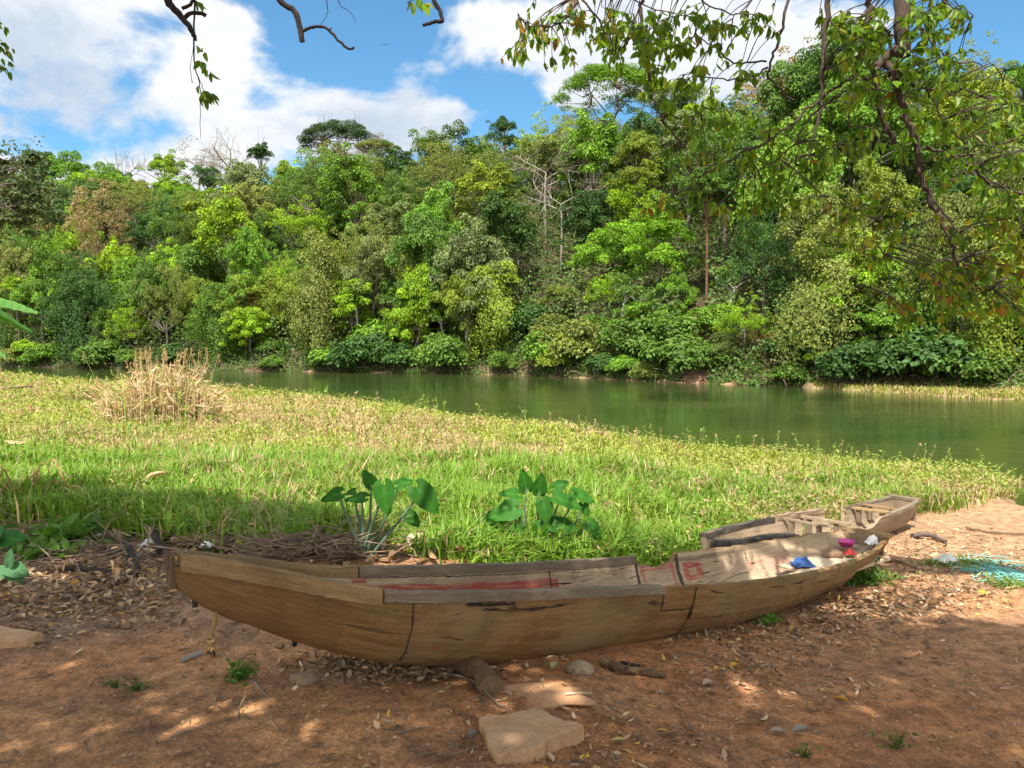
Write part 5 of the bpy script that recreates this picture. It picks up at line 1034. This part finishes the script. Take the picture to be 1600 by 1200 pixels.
# banana plant beyond the left edge
D_ = 13.0; b = np.array([(-150 - 800) / FPX * D_, D_, 0.]); b[2] = L1(b[0], b[1]); e = empty('banana_plant', b); tag(e, 'banana plant beyond the left edge, two ribbed leaves reaching into the view', 'plant')
mb = MB(); tube(mb, spline([(0, 0, -.1), (.05, 0, 1.0), (.1, 0, 1.75)], 5), np.linspace(.13, .08, 11), 12, (.18, .20, .08)); mb.obj('stem', M_TARO, e, smooth=True)
def banana_leaf(P, wd, colr):
    P = spline(P, 9); n = len(P); mb = MB(); T = nrm(np.gradient(P, axis=0)); S = nrm(np.cross(T, [0, 0, 1.])); V = []; C_ = []
    for i in range(n):
        t = i / (n - 1); w = wd * (math.sin(math.pi * min(max(t, .03), .97)) ** .5)
        for q in np.linspace(-1, 1, 9): V.append(P[i] + S[i] * w * q * .62 + np.array([0, 0, -1]) * w * (abs(q) * .55 + .25 * q * q) + np.array([0, 0, .006 * math.sin(i * 2.3)])); C_.append(np.array(colr) * (1.5 if q == 0 else (.85 + .3 * (i % 2))))
    i = np.arange(n - 1)[:, None] * 9 + np.arange(8)[None]; mb.add(np.array(V), np.stack([i, i + 1, i + 10, i + 9], -1).reshape(-1, 4), np.array(C_)); return mb
c0 = np.array([.1, 0, 1.75])
for pts, w in (([c0, at(-60, 462, D_ - .2) - b, at(10, 468, D_ - .3) - b, at(60, 487, D_ - .4) - b], .17), ([c0, at(-90, 500, D_ - .2) - b, at(-30, 530, D_ - .3) - b, at(10, 556, D_ - .4) - b], .16), ([c0, (.5, 1.0, 2.5), (.9, 2.0, 2.0)], .2), ([c0, (-.9, .2, 2.6), (-1.9, .3, 2.1)], .2), ([c0, (-.3, -1., 2.5), (-.5, -1.8, 1.9)], .2)):
    banana_leaf(np.array(pts), w, (.06, .16, .025)).obj('leaf', M_TARO, e, smooth=True)
# dead banana stems and grassy stalks by the left edge
b = G(10, 800); e = empty('dead_stalks', b); tag(e, 'clump of broken orange brown dead stalks at the left edge of the grass', 'dead plant'); mb = MB()
for _ in range(70):
    p0 = np.array([R_.normal(.1, .28), R_.normal(0, .2), 0]); a = R_.uniform(0, 6.28); l = R_.uniform(.25, .7); p1 = p0 + [math.cos(a) * l * .5, math.sin(a) * l * .4, l * R_.uniform(.2, .9)]; p2 = p1 + [math.cos(a) * .12, math.sin(a) * .1, -R_.uniform(0, .2)]
    tube(mb, spline([p0, p1, p2], 3), np.linspace(.011, .004, 7), 4, np.array([.36, .21, .10]) * R_.uniform(.5, 1.3), cap=False)
mb.obj('stalks', M_DRY, e)
log('fallen_branch', [G(-20, 612, .12), G(20, 612, .18), G(50, 608, .14)], .07, .05, M_DRIFT, 'weathered pale branch lying in the grass at the far left', 'branch', knots=4)

# ------------------------------------------------------------------ trees overhead
SUN_EL = math.radians(61); SUN_AZ = math.atan2(-.22, -.97)          # direction towards the sun: behind the viewer
SD = np.array([math.cos(SUN_EL) * math.sin(SUN_AZ), math.cos(SUN_EL) * math.cos(SUN_AZ), math.sin(SUN_EL)])
HG = np.array([[.13, .245, .014], [.09, .19, .014], [.18, .29, .018], [.25, .26, .022], [.28, .15, .024], [.06, .13, .014]])
def hang_leaves(mb, P, dirn, n, ln=(.06, .115), pal=(.34, .28, .16, .1, .04, .08)):
    """alternate leaves along a twig polyline, drooping"""
    P = np.asarray(P); t = np.sort(R_.uniform(.1, 1, n)) * (len(P) - 1.001); i = t.astype(int); f = (t - i)[:, None]; q = P[i] * (1 - f) + P[i + 1] * f; T = nrm(P[i + 1] - P[i])
    side = np.where(np.arange(n) % 2, 1., -1.)[:, None]; S = nrm(np.cross(T, rdir(n))); A = nrm(T * .55 + S * side * .7 + np.array([0, 0, -.75]) + R_.normal(0, .25, (n, 3)))
    Nn = nrm(np.cross(A, rdir(n)) * .8 + np.array([0, -.5, .5])); Nn = nrm(Nn - A * np.sum(A * Nn, 1, keepdims=True)); Ls = R_.uniform(*ln, n)
    leaves6(mb, q, Nn, A, Ls, Ls * R_.uniform(.42, .56, n), HG[R_.choice(6, n, p=pal)] * R_.uniform(.7, 1.25, (n, 1)), .18, .25)
def pp(L, d0): return np.array([at(x, y, d0 + (dd[0] if dd else 0)) for (x, y, *dd) in L])
M_BARKM = bark_mat('brown_branch_bark', (.05, .034, .027), (.12, .088, .07), 25)
ot = empty('overhanging_tree', (5.6, 3.0, L1(5.6, 3.0))); tag(ot, 'broadleaf tree whose drooping leafy boughs fill the upper right of the view', 'tree')
OB = np.array(ot.location)
mb = MB(); tp = spline([OB + [0, 0, -.3], OB + [-.1, .1, 2.2], OB + [-.5, .4, 4.6], OB + [-1.4, .8, 6.0]], 7); tube(mb, tp - OB, np.linspace(.2, .12, len(tp)), 12); mb.obj('trunk', M_BARKN, ot, smooth=True)
D0 = 4.4
crown_top = OB + [-2.6, 1.2, 5.6]
BR = [ # pixel paths with starting and ending radius (m)
 ([(1425, -330, .3), (1412, -120, .1), (1410, 0, 0), (1411, 88, 0)], .052, .040),
 ([(1410, 70, 0), (1394, 82, 0), (1376, 98, 0), (1366, 116, 0), (1369, 150), (1381, 190), (1396, 218), (1411, 242)], .028, .012),
 ([(1380, 92, 0), (1396, 116), (1404, 145), (1418, 190), (1432, 225), (1440, 275), (1452, 310), (1470, 342), (1487, 380), (1494, 405), (1502, 425)], .024, .008),
 ([(1310, -260, .2), (1298, -60), (1294, 0), (1290, 60), (1285, 120), (1283, 160), (1276, 195), (1268, 240)], .020, .006),
 ([(1375, -240, .3), (1362, -40), (1357, 10), (1349, 60), (1338, 100), (1331, 140), (1326, 196)], .022, .006),
 ([(1365, 122, 0), (1340, 124), (1310, 132), (1270, 165), (1235, 195), (1190, 225), (1140, 250), (1100, 275), (1075, 300)], .011, .004),
 ([(1325, 140), (1290, 160), (1262, 190), (1240, 225), (1195, 260), (1140, 300)], .007, .003),
 ([(1012, -200, -.1), (1003, -20), (1002, 20), (1008, 70), (1014, 115), (1022, 150), (1032, 180), (1048, 205), (1068, 230)], .012, .005),
 ([(1240, -180, .1), (1230, 0), (1215, 65), (1200, 104), (1208, 130), (1240, 158)], .010, .005),
 ([(1198, 96), (1160, 98), (1130, 90), (1110, 70), (1085, 55)], .006, .003), ([(1200, 105), (1170, 122), (1130, 125), (1070, 115)], .006, .003),
 ([(1030, 180), (1070, 182), (1110, 170), (1140, 150)], .005, .002), ([(1180, 258), (1120, 258), (1060, 258), (1010, 248), (985, 242)], .004, .002),
 ([(1395, 100), (1420, 125), (1450, 142), (1490, 135), (1530, 148), (1580, 160), (1620, 162)], .009, .004), ([(1450, 142), (1468, 180), (1495, 215), (1515, 238), (1530, 262)], .006, .003),
 ([(1443, 232), (1470, 236), (1510, 258), (1545, 282), (1580, 296), (1625, 310)], .010, .005), ([(1480, 242), (1530, 240), (1580, 238), (1640, 232)], .006, .003),
 ([(1545, 284), (1575, 300), (1590, 330), (1600, 370)], .005, .003), ([(1452, 302), (1480, 340), (1515, 390), (1545, 425), (1560, 450)], .007, .004), ([(1494, 402), (1470, 420), (1450, 430)], .004, .002),
 ([(1410, 240), (1400, 280), (1372, 345), (1330, 320), (1300, 305)], .005, .002), ([(1372, 345), (1395, 370), (1380, 395)], .004, .002),
 ([(1420, 50), (1440, 48), (1465, 75), (1490, 95), (1540, 100), (1570, 110)], .006, .003), ([(1360, 30), (1390, 52), (1406, 64)], .009, .009), ([(1298, 35), (1320, 55), (1345, 75), (1375, 90)], .005, .004),
 ([(1268, 240), (1290, 250), (1325, 262), (1345, 270)], .004, .002), ([(1285, 160), (1300, 200), (1315, 220)], .004, .003), ([(1320, 230), (1330, 280), (1345, 330), (1350, 400), (1340, 440)], .004, .002),
 ([(1000, -120), (1060, -30), (1110, 8), (1150, 22), (1190, 25)], .006, .003), ([(1238, -110), (1200, -30), (1160, 15), (1130, 40)], .006, .003), ([(1408, -60), (1380, -10), (1350, 25), (1310, 45)], .007, .003), ([(1412, -60), (1450, -15), (1490, 10), (1520, 24)], .007, .003), ([(900, -100), (940, -40), (1000, 5), (1060, 25)], .006, .003),
 ([(900, -160, -.3), (905, -20), (890, 20), (860, 40), (830, 40), (808, 25)], .010, .004), ([(905, -10), (930, 25), (950, 55), (960, 90)], .007, .003), ([(1000, 10), (985, 50), (975, 80)], .005, .003), ([(1610, 210), (1560, 226), (1520, 235)], .006, .003),
]
mb = MB(); SK = []; lf = MB()
for L_, r0, r1 in BR:
    P = spline(pp(L_, D0 + (R_.uniform(-.25, .25) if L_[0][1] > 130 else 0)), 5); P = P + np.concatenate([np.zeros((1, 3)), R_.normal(0, .006, (len(P) - 1, 3))]); tube(mb, P - OB, np.linspace(r0, r1, len(P)), 8 if r0 > .015 else 5); SK.append(P[P[:, 2] < 5])
for src in (np.array([1425, -330, .3]), np.array([1310, -260, .2]), np.array([1375, -240, .3]), np.array([1240, -180, .1]), np.array([1012, -200, -.1]), np.array([900, -160, -.3])):
    p0 = at(src[0], src[1], D0 + src[2]); P = spline([p0, (p0 + tp[-1]) / 2 + [0, 0, .5 * (tp[-1][2] - p0[2]) * .4], tp[-1]], 6); tube(mb, P - OB, np.linspace(.03, .09, len(P)), 8)
SKA = np.concatenate(SK)
# leaf sprays: centre pixel, number of sprays, spread
ZONES = [(840, 40, 9, 28, 26), (880, 70, 4, 18, 16), (820, 65, 4, 14, 14), (905, 30, 9, 24, 22), (950, 35, 13, 26, 26), (1000, 45, 14, 26, 30), (970, 80, 5, 22, 16), (1040, 40, 10, 24, 26), (1060, 70, 5, 18, 16), (1020, 70, 5, 18, 18), (1095, 30, 7, 26, 22), (1140, 35, 6, 28, 18), (1180, 25, 5, 26, 14), (1075, 60, 3, 10, 10), (1130, 75, 3, 14, 8), (1020, 110, 5, 16, 14), (1060, 130, 5, 18, 14), (1090, 110, 5, 16, 14), (1110, 140, 4, 18, 12), (1170, 115, 4, 16, 14), (1010, 135, 3, 16, 10), (1040, 170, 4, 20, 14), (1085, 200, 6, 26, 14), (1130, 180, 4, 22, 16), (1160, 190, 6, 26, 18), (1060, 230, 4, 20, 12), (1100, 245, 5, 26, 12), (1160, 240, 6, 26, 16), (1200, 210, 6, 24, 18), (1220, 250, 6, 26, 18), (1200, 280, 5, 26, 16), (1040, 310, 5, 26, 12), (1090, 300, 4, 22, 14), (1140, 320, 3, 26, 12), (1180, 325, 3, 20, 10),
 (1310, 30, 8, 22, 20), (1340, 50, 10, 24, 22), (1320, 85, 10, 24, 18), (1370, 30, 10, 26, 22), (1355, 75, 8, 20, 18), (1440, 20, 14, 26, 22), (1450, 45, 6, 16, 14), (1480, 15, 7, 20, 12), (1505, 22, 4, 12, 12), (1390, 70, 8, 22, 18), (1430, 100, 8, 24, 16), (1470, 95, 6, 18, 14), (1500, 80, 3, 12, 8), (1330, 120, 7, 22, 16), (1360, 130, 7, 20, 16), (1400, 150, 8, 26, 18), (1440, 130, 8, 26, 16), (1480, 140, 8, 24, 18), (1530, 150, 6, 26, 18), (1570, 160, 7, 24, 20), (1460, 180, 8, 26, 18), (1500, 185, 8, 26, 18), (1550, 195, 7, 26, 18), (1590, 190, 6, 18, 20), (1290, 220, 6, 24, 18), (1260, 230, 5, 20, 18), (1330, 230, 6, 24, 18), (1360, 210, 5, 22, 18), (1400, 220, 6, 26, 18), (1320, 160, 5, 22, 18), (1500, 230, 7, 28, 18), (1560, 240, 8, 26, 18), (1590, 260, 7, 18, 18), (1460, 260, 5, 22, 18), (1510, 280, 7, 28, 18), (1570, 300, 8, 26, 18), (1310, 320, 5, 26, 18), (1345, 335, 6, 24, 18), (1380, 320, 5, 22, 18), (1330, 360, 5, 24, 18), (1420, 330, 6, 24, 16), (1400, 360, 5, 22, 14), (1450, 360, 5, 24, 14), (1370, 390, 5, 22, 16), (1500, 350, 6, 26, 18), (1560, 350, 8, 26, 18), (1590, 370, 7, 18, 18), (1460, 420, 9, 26, 16), (1500, 420, 10, 26, 16), (1540, 410, 9, 26, 18), (1580, 430, 10, 22, 20), (1480, 455, 9, 24, 16), (1520, 450, 9, 24, 16), (1560, 470, 8, 24, 16), (1405, 470, 5, 18, 12), (1420, 480, 3, 10, 8), (1475, 480, 3, 10, 8), (1595, 470, 5, 10, 24), (1598, 500, 3, 6, 14), (1220, 300, 4, 24, 14), (1270, 270, 4, 24, 16), (1260, 320, 4, 22, 14)]
OLD = (.22, .16, .20, .30, .08, .04); NEW = (.38, .26, .24, .08, .01, .03); BRN = (.22, .32, .08, .16, .12, .10)  # BRN: browner, darker mix painting in the backlit look of the left sprays
for (zx, zy, nn, sx, sy) in ZONES:
    for _ in range(int(round(nn * (1.5 if zx < 1010 else 1.15 if zy < 140 else 1.35 if (zy > 360 and zx > 1400) else .85)))):
        px = zx + R_.normal(0, sx * .6); py = zy + R_.normal(0, sy * .6); d = D0 + R_.uniform(-.55, .75); c_ = at(px, py, d)
        dist = np.linalg.norm((SKA - c_) * [1, .6, 1], axis=1) + np.where(SKA[:, 2] < c_[2] - .05, .25, 0); s0 = SKA[int(np.argmin(dist))]
        v = c_ - s0; out = nrm(v * [1, 1, .3] + R_.normal(0, .08, 3)); e_ = c_ + out * .10 + [0, 0, -.05]
        P = spline([s0, s0 + v * .5 + [0, 0, .05 * np.linalg.norm(v)], c_, e_], 4); tube(mb, P - OB, np.linspace(.0035, .0012, len(P)), 4, cap=False)
        m = len(P); pal = OLD if (zy > 300 and R_.random() < .8) else (BRN if zx < 960 else NEW)
        hang_leaves(lf, P[m // 2:] - OB, out, int(R_.integers(5, 9)), (.036, .062) if zx < 1000 else (.040, .070), pal)
mb.obj('limb', M_BARKM, ot, smooth=True); lf.obj('foliage', M_HANG, ot)

M_BARKD = bark_mat('silhouette_branch_bark', (.016, .012, .011), (.045, .034, .03), 25)  # near-black colour paints in the limbs' silhouette against the sky
# shade trees standing behind the viewer; their crowns roof the foreground
GSPOTS = [(285, 1110, 85, 30), (215, 1112, 40, 16), (120, 1168, 75, 28), (80, 1150, 40, 18), (585, 1020, 40, 10), (865, 1078, 55, 20), (905, 1095, 26, 10), (800, 1192, 40, 8), (1110, 1000 + 70, 50, 12), (1170, 1082, 50, 12), (1245, 1100, 80, 10), (1330, 1120, 70, 10), (1560, 1055, 60, 10), (1590, 1062, 50, 9), (40, 905, 50, 14), (110, 895, 30, 10), (120, 870, 30, 10), (40, 780, 40, 20), (235, 855, 20, 10), (700, 862, 60, 12), (960, 858, 40, 20), (620, 870, 30, 10)]
SPW = []
for (px, py, rx, ry) in GSPOTS:
    c_ = G(px, py); a_ = G(px + rx, py); b1 = G(px, py - ry); SPW.append((c_[0], c_[1], abs(a_[0] - c_[0]), max(abs(b1[1] - c_[1]), .05)))
EDGE = np.array([[-9, 9.0], [-4.3, 8.6], [-3.0, 8.1], [-2.2, 7.6], [-1.5, 6.7], [-.9, 5.9], [-.5, 5.15], [-.35, 4.98], [.1, 5.2], [.55, 5.55], [1.2, 6.05], [1.55, 6.3], [1.8, 6.35], [2.0, 5.9], [2.3, 5.5], [3.0, 5.4], [3.6, 5.45], [4.6, 5.5], [6, 5.8], [9, 6.5]])
def shade_ok(P):
    g = P - SD * ((P[:, 2] - np.clip(-.06 * np.maximum(P[:, 1], 0), -.3, 0)) / SD[2])[:, None]; x, y = g[:, 0], g[:, 1]
    ok = y < np.interp(x, EDGE[:, 0], EDGE[:, 1]) + .35 * (fbm(x * 2.2, y * 2.2, 5) - .5)
    for (cx, cy, rx, ry) in SPW: ok &= ((x - cx) / rx) ** 2 + ((y - cy) / ry) ** 2 > 1 + .9 * (fbm(x * 5, y * 5, 15) - .5)
    top = CAMZ + .46 * np.maximum(P[:, 1], 0) + .25
    ok &= (P[:, 2] > top) | (P[:, 1] < .3) | (np.abs(P[:, 0]) > .75 * P[:, 1] + .8)
    return ok
def shade_tree(base, x0, x1, label, limbs, n):
    b = np.array([base[0], base[1], L1(*base)]); e = empty('shade_tree', b); tag(e, label, 'tree')
    mb = MB(); tp_ = spline([b + [0, 0, -.3], b + [.05, .1, 2.5], b + [.1, .5, 5.2]], 7); tube(mb, tp_ - b, np.linspace(.34, .2, len(tp_)), 14); mb.obj('trunk', M_BARKN, e, smooth=True)
    gx_ = R_.uniform(x0, x1, n * 2); gy_ = R_.uniform(-1.2, 10, n * 2); z = R_.uniform(6.3, 8.6, n * 2); P = np.stack([gx_, gy_, np.zeros(n * 2)], 1) + SD * (z / SD[2])[:, None]; P = P[shade_ok(P)][:n]; n_ = len(P)
    Nn = nrm(rdir(n_) * .5 + [0, -.3, .8]); A = nrm(np.cross(Nn, rdir(n_)) + [0, 0, -.2]); Ls = R_.uniform(.14, .30, n_); cb = MB(); leaves6(cb, P - b, Nn, A, Ls, Ls * .6, HG[R_.choice(6, n_, p=NEW)] * R_.uniform(.7, 1.2, (n_, 1))); cb.obj('crown', M_HANG, e)
    lm = MB(); fo = MB()
    for t in P[R_.permutation(n_)[:26]]:
        m = (tp_[-1] + t) / 2 + [0, 0, .5]; q = spline([tp_[-3], m, t], 6); q = q[(q[:, 2] > CAMZ + .46 * np.maximum(q[:, 1], 0) + .15)]
        if len(q) > 3: tube(lm, q - b, np.linspace(.08, .015, len(q)), 6)
    for (L_, r0, r1, tw) in limbs:
        P_ = spline(pp(L_, 4.4), 5); P_ = P_ + R_.normal(0, .0015, P_.shape); tube(lm, P_ - b, np.linspace(r0, r1, len(P_)) * R_.uniform(.92, 1.08, len(P_)), 9)
        if tw: 
            m = (tp_[-1] + P_[0]) / 2 + [0, 0, .7]; q = spline([tp_[-1], m, P_[0]], 6); tube(lm, q - b, np.linspace(.07, r0, len(q)), 9)
    lm.obj('limb', M_BARKD, e, smooth=True); return e, b
LL = [([(215, -260, -.2), (250, -60), (262, 0), (280, 22), (296, 42), (305, 58)], .026, .012, True), ([(284, 30), (300, 20), (316, 22), (322, 24)], .012, .010, False), ([(284, 14), (300, 4), (306, -25)], .010, .008, False), ([(304, 0), (303, 60), (304, 100), (312, 130), (313, 160), (313, 215)], .0055, .0012, False), ([(302, 55), (307, 64)], .010, .006, False), ([(310, 120), (318, 140), (322, 146)], .0025, .0015, False),
 ([(400, -200, -.1), (425, -40), (437, 0), (460, 18), (468, 40), (473, 66)], .019, .014, True), ([(470, 52), (478, 46), (492, 42), (510, 44), (528, 62), (544, 76), (554, 74)], .010, .006, False), ([(516, 50), (518, 43)], .005, .003, False),
 ([(660, -140, 0), (672, -20), (680, 4), (688, 18), (692, 34)], .014, .010, True), ([(692, 33), (680, 34), (668, 38), (660, 40)], .012, .008, False), ([(506, -60), (510, 0), (512, 20), (500, 40)], .004, .001, False), ([(520, -40), (530, 5), (548, 20), (556, 36)], .003, .001, False), ([(660, -8), (645, 0), (636, 4)], .004, .002, False), ([(300, 130), (298, 100), (302, 70)], .002, .001, False)]
e, b = shade_tree((-3.6, -3.2), -9, .2, 'tall shade tree whose bare branch tips hang into the top left of the view', LL, 21000)
fo = MB()
for (px, py, n) in ((315, 78, 3), (318, 100, 4), (322, 108, 3), (316, 140, 5), (322, 146, 5), (318, 152, 3), (640, 2, 3), (655, 0, 4), (308, 2, 3)):
    c_ = at(px, py, 4.4); P = np.array([c_ + [-.03, 0, .03], c_, c_ + [.03, 0, -.02]]) - b; hang_leaves(fo, P, None, n, (.05, .08), NEW)
for (px, py) in ((0, 38), (4, 75), (2, 90), (8, 78), (4, 105), (-6, 100), (-10, 60), (6, 68)):
    c_ = at(px, py, 4.6); P = np.array([c_ + [-.06, 0, .03], c_, c_ + [.05, 0, -.03]]) - b; hang_leaves(fo, P, None, 7, (.03, .055), NEW)
fo.obj('foliage', M_HANG, e)
shade_tree((2.6, -3.6), .2, 9.5, 'tall shade tree behind the viewer on the right, shading the canoe', [], 20000)

# the palmate leaved tree at the left edge
D_ = 26.0; b = np.array([(-70 - 800) / FPX * D_, D_, 0.]); b[2] = L1(b[0], b[1]); e = empty('cecropia_tree', b); tag(e, 'thin limbed tree with drooping hand shaped leaves entering from the left edge', 'tree')
mb = MB(); fo = MB(); top = at(-60, 250, D_) - b; tube(mb, spline([(0, 0, -.3), top * [.6, .5, .45], top], 7), np.linspace(.16, .07, 15), 8); mb.obj('trunk', M_BARKG, e, smooth=True)
lm = MB()
for (px, py) in ((52, 238), (40, 252), (30, 262), (10, 250), (5, 262), (48, 258), (30, 285), (15, 290), (45, 290), (60, 300), (20, 310), (0, 300), (35, 320), (5, 330), (55, 318), (20, 345), (40, 300), (62, 285), (-10, 280), (10, 320), (30, 335), (50, 335), (0, 350), (-15, 330), (70, 306)):
    c_ = at(px, py, D_ + R_.uniform(-1, 1)) - b; s0 = top * [1, 1, R_.uniform(.7, .95)]; tube(lm, spline([s0, (s0 + c_) / 2 + [0, 0, .1], c_], 4), np.linspace(.04, .012, 9), 5, cap=False)
    for q in range(3):
        cc = c_ + R_.normal(0, .22, 3); k = 8; a = np.linspace(0, 6.283, k, endpoint=False) + R_.uniform(0, 1); A = nrm(np.stack([np.cos(a), np.sin(a), np.full(k, -.55)], 1)); Nn = nrm(np.stack([np.cos(a) * .5, np.sin(a) * .5, np.ones(k)], 1)); Ls = R_.uniform(.3, .45, k)
        rhombs(fo, np.tile(cc, (k, 1)), Nn, A, Ls, Ls * .42, shade_var(k) * np.array([.055, .085, .035]))
    n = 60; P = c_ + R_.normal(0, .32, (n, 3)); Nn = nrm(rdir(n) + [0, 0, .6]); A = nrm(np.cross(Nn, rdir(n)) + [0, 0, -.4]); rhombs(fo, P, Nn, A, R_.uniform(.08, .2, n), R_.uniform(.05, .1, n), shade_var(n) * np.array([.075, .09, .035]))
lm.obj('limb', M_BARKN, e, smooth=True); fo.obj('foliage', M_GRASS, e)

# two birds far off in the sky
def bird(px, py, D_, s, label, bank):
    c_ = at(px, py, D_); mb = MB(); V = [(0, .12, 0), (0, -.14, 0), (.03, .02, .02), (-.03, .02, .02), (0, .02, -.03), (.28, .03, .10), (.30, -.06, .09), (.62, -.02, .04), (.05, -.08, .015), (-.28, .03, .10), (-.30, -.06, .09), (-.62, -.02, .04), (-.05, -.08, .015), (.05, -.2, 0), (-.05, -.2, 0)]
    F3 = [(0, 2, 3), (0, 4, 2), (0, 3, 4), (1, 3, 2), (1, 2, 4), (1, 4, 3), (5, 7, 6), (9, 10, 11), (1, 13, 14)]; F4 = [(2, 5, 6, 8), (3, 12, 10, 9)]
    V = np.array(V) * s; ca, sa = math.cos(bank), math.sin(bank); V = V @ np.array([[ca, 0, sa], [0, 1, 0], [-sa, 0, ca]]); mb.add(V, F3, (.02, .02, .022)); mb.more(F4); o = mb.obj('bird', M_DRY, loc=c_); so = o.modifiers.new('thick', 'SOLIDIFY'); so.thickness = .01; return tag(o, label, 'bird')
bird(603, 70, 60, .62, 'dark soaring bird with spread wings high in the blue sky', .15); bird(548, 171, 110, .45, 'tiny distant bird in front of the white cumulus', -.2)

# ------------------------------------------------------------------ light and sky
sun = bpy.data.lights.new('sun', 'SUN'); so = bpy.data.objects.new('sun', sun); COL.objects.link(so)
sun.energy = 2.8; sun.angle = math.radians(.53); sun.color = (1, .955, .87)
so.rotation_euler = Vector(SD).to_track_quat('Z', 'Y').to_euler()
W = bpy.data.worlds.new('World'); SC.world = W; W.use_nodes = True; nt = W.node_tree; L = nt.links; bg = nt.nodes['Background']
sky = nod(nt, 'ShaderNodeTexSky', sky_type='NISHITA'); sky.sun_disc = False; sky.sun_elevation = SUN_EL; sky.sun_rotation = math.atan2(SD[0], SD[1]); sky.air_density = 1.0; sky.dust_density = .4; sky.ozone_density = 2.0
tc = nod(nt, 'ShaderNodeTexCoord').outputs['Generated']; sp = nod(nt, 'ShaderNodeSeparateXYZ'); L.new(tc, sp.inputs[0]); dx, dy, dz = sp.outputs
az = mth(nt, 'ARCTAN2', dx, dy); el = mth(nt, 'ARCSINE', dz)
den = mth(nt, 'ADD', mth(nt, 'MAXIMUM', dz, 0.0), .22); cx = mth(nt, 'DIVIDE', dx, den); cy = mth(nt, 'DIVIDE', dy, den)
cv = nod(nt, 'ShaderNodeCombineXYZ'); L.new(cx, cv.inputs[0]); L.new(cy, cv.inputs[1]); L.new(mth(nt, 'MULTIPLY', dz, 3.0), cv.inputs[2])
cv2 = nod(nt, 'ShaderNodeCombineXYZ'); L.new(dx, cv2.inputs[0]); L.new(dy, cv2.inputs[1]); L.new(mth(nt, 'MULTIPLY', dz, 1.7), cv2.inputs[2])
nz = noise(nt, cv2.outputs[0], 5.5, 10, .56, .25); nz2 = noise(nt, cv.outputs[0], 1.1, 4, .5); nz3 = noise(nt, cv2.outputs[0], 7.0, 7, .6, .3)
BL_ = [(40, 40, 190, 110, 1.0), (160, 150, 240, 110, 1.2), (60, 230, 240, 90, 1.25), (330, 215, 130, 60, .8), (250, 60, 110, 60, .6), (520, 195, 66, 44, 1.05), (570, 215, 60, 40, .7), (690, 190, 80, 42, .95), (860, 85, 150, 55, 1.0), (960, 40, 160, 60, .85), (1180, 95, 130, 75, 1.0), (1050, 120, 120, 50, .5), (1330, 50, 60, 50, .55), (365, 40, 45, 30, .6), (1600, 90, 30, 25, .7), (1500, -10, 60, 25, .5), (890, 158, 42, 26, .8), (700, 40, 40, 30, .2), (150, -150, 300, 120, .6), (1000, -200, 260, 120, .7)]
dsum = None
for (px, py, sx, sy, am) in BL_:
    a0 = math.atan2(px - 800, FPX); e0 = math.atan2(540 - py, math.hypot(px - 800, FPX)); sa = sx / FPX * math.cos(a0) ** 2 * 1.0; se = sy / FPX * math.cos(a0)
    q = mth(nt, 'ADD', mth(nt, 'POWER', mth(nt, 'ABSOLUTE', mth(nt, 'MULTIPLY', mth(nt, 'SUBTRACT', az, a0), 1 / sa)), 2.0), mth(nt, 'POWER', mth(nt, 'ABSOLUTE', mth(nt, 'MULTIPLY', mth(nt, 'SUBTRACT', el, e0), 1 / se)), 2.0))
    g_ = mth(nt, 'MULTIPLY', mth(nt, 'EXPONENT', mth(nt, 'MULTIPLY', q, -.8)), am); dsum = g_ if dsum is None else mth(nt, 'ADD', dsum, g_)
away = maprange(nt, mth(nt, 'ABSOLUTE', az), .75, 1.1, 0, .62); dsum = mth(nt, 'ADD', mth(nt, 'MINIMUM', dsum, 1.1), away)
dens = mth(nt, 'ADD', dsum, mth(nt, 'MULTIPLY', mth(nt, 'SUBTRACT', nz, .5), 3.0)); cov = maprange(nt, dens, .50, .92)
lit_ = mth(nt, 'ADD', mth(nt, 'MULTIPLY', nz3, .7), mth(nt, 'MULTIPLY', nz2, .5)); CS = 1.0
ccol = mixc(nt, maprange(nt, lit_, .46, .72), (1.05, 1.23, 1.48), (1.74, 1.78, 1.82))
sdv = nod(nt, 'ShaderNodeVectorMath', operation='DOT_PRODUCT'); L.new(tc, sdv.inputs[0]); sdv.inputs[1].default_value = tuple(SD)
ccol = mixc(nt, maprange(nt, mth(nt, 'ABSOLUTE', az), .8, 1.25), ccol, (8.0, 7.3, 6.3))  # unseen clouds beside and behind, brightened as added fill for the shaded foreground
ccol = mixc(nt, maprange(nt, sdv.outputs['Value'], .35, 1.0), ccol, (10.5, 9.6, 8.6))  # unseen clouds near the sun, boosted for more fill light
skyc = mixc(nt, 1.0, sky.outputs[0], (.19, .305, .335), 'MULTIPLY')
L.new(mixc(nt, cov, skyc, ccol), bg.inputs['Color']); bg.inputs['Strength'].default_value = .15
SC.view_settings.view_transform = 'Standard'; SC.view_settings.look = 'None'; SC.view_settings.exposure = 1.95; SC.view_settings.gamma = 1.0; SC.view_settings.use_curve_mapping = False
cy_ = SC.cycles; cy_.max_bounces = 4; cy_.diffuse_bounces = 2; cy_.glossy_bounces = 2; cy_.transmission_bounces = 2; cy_.transparent_max_bounces = 4; cy_.sample_clamp_indirect = 6.0
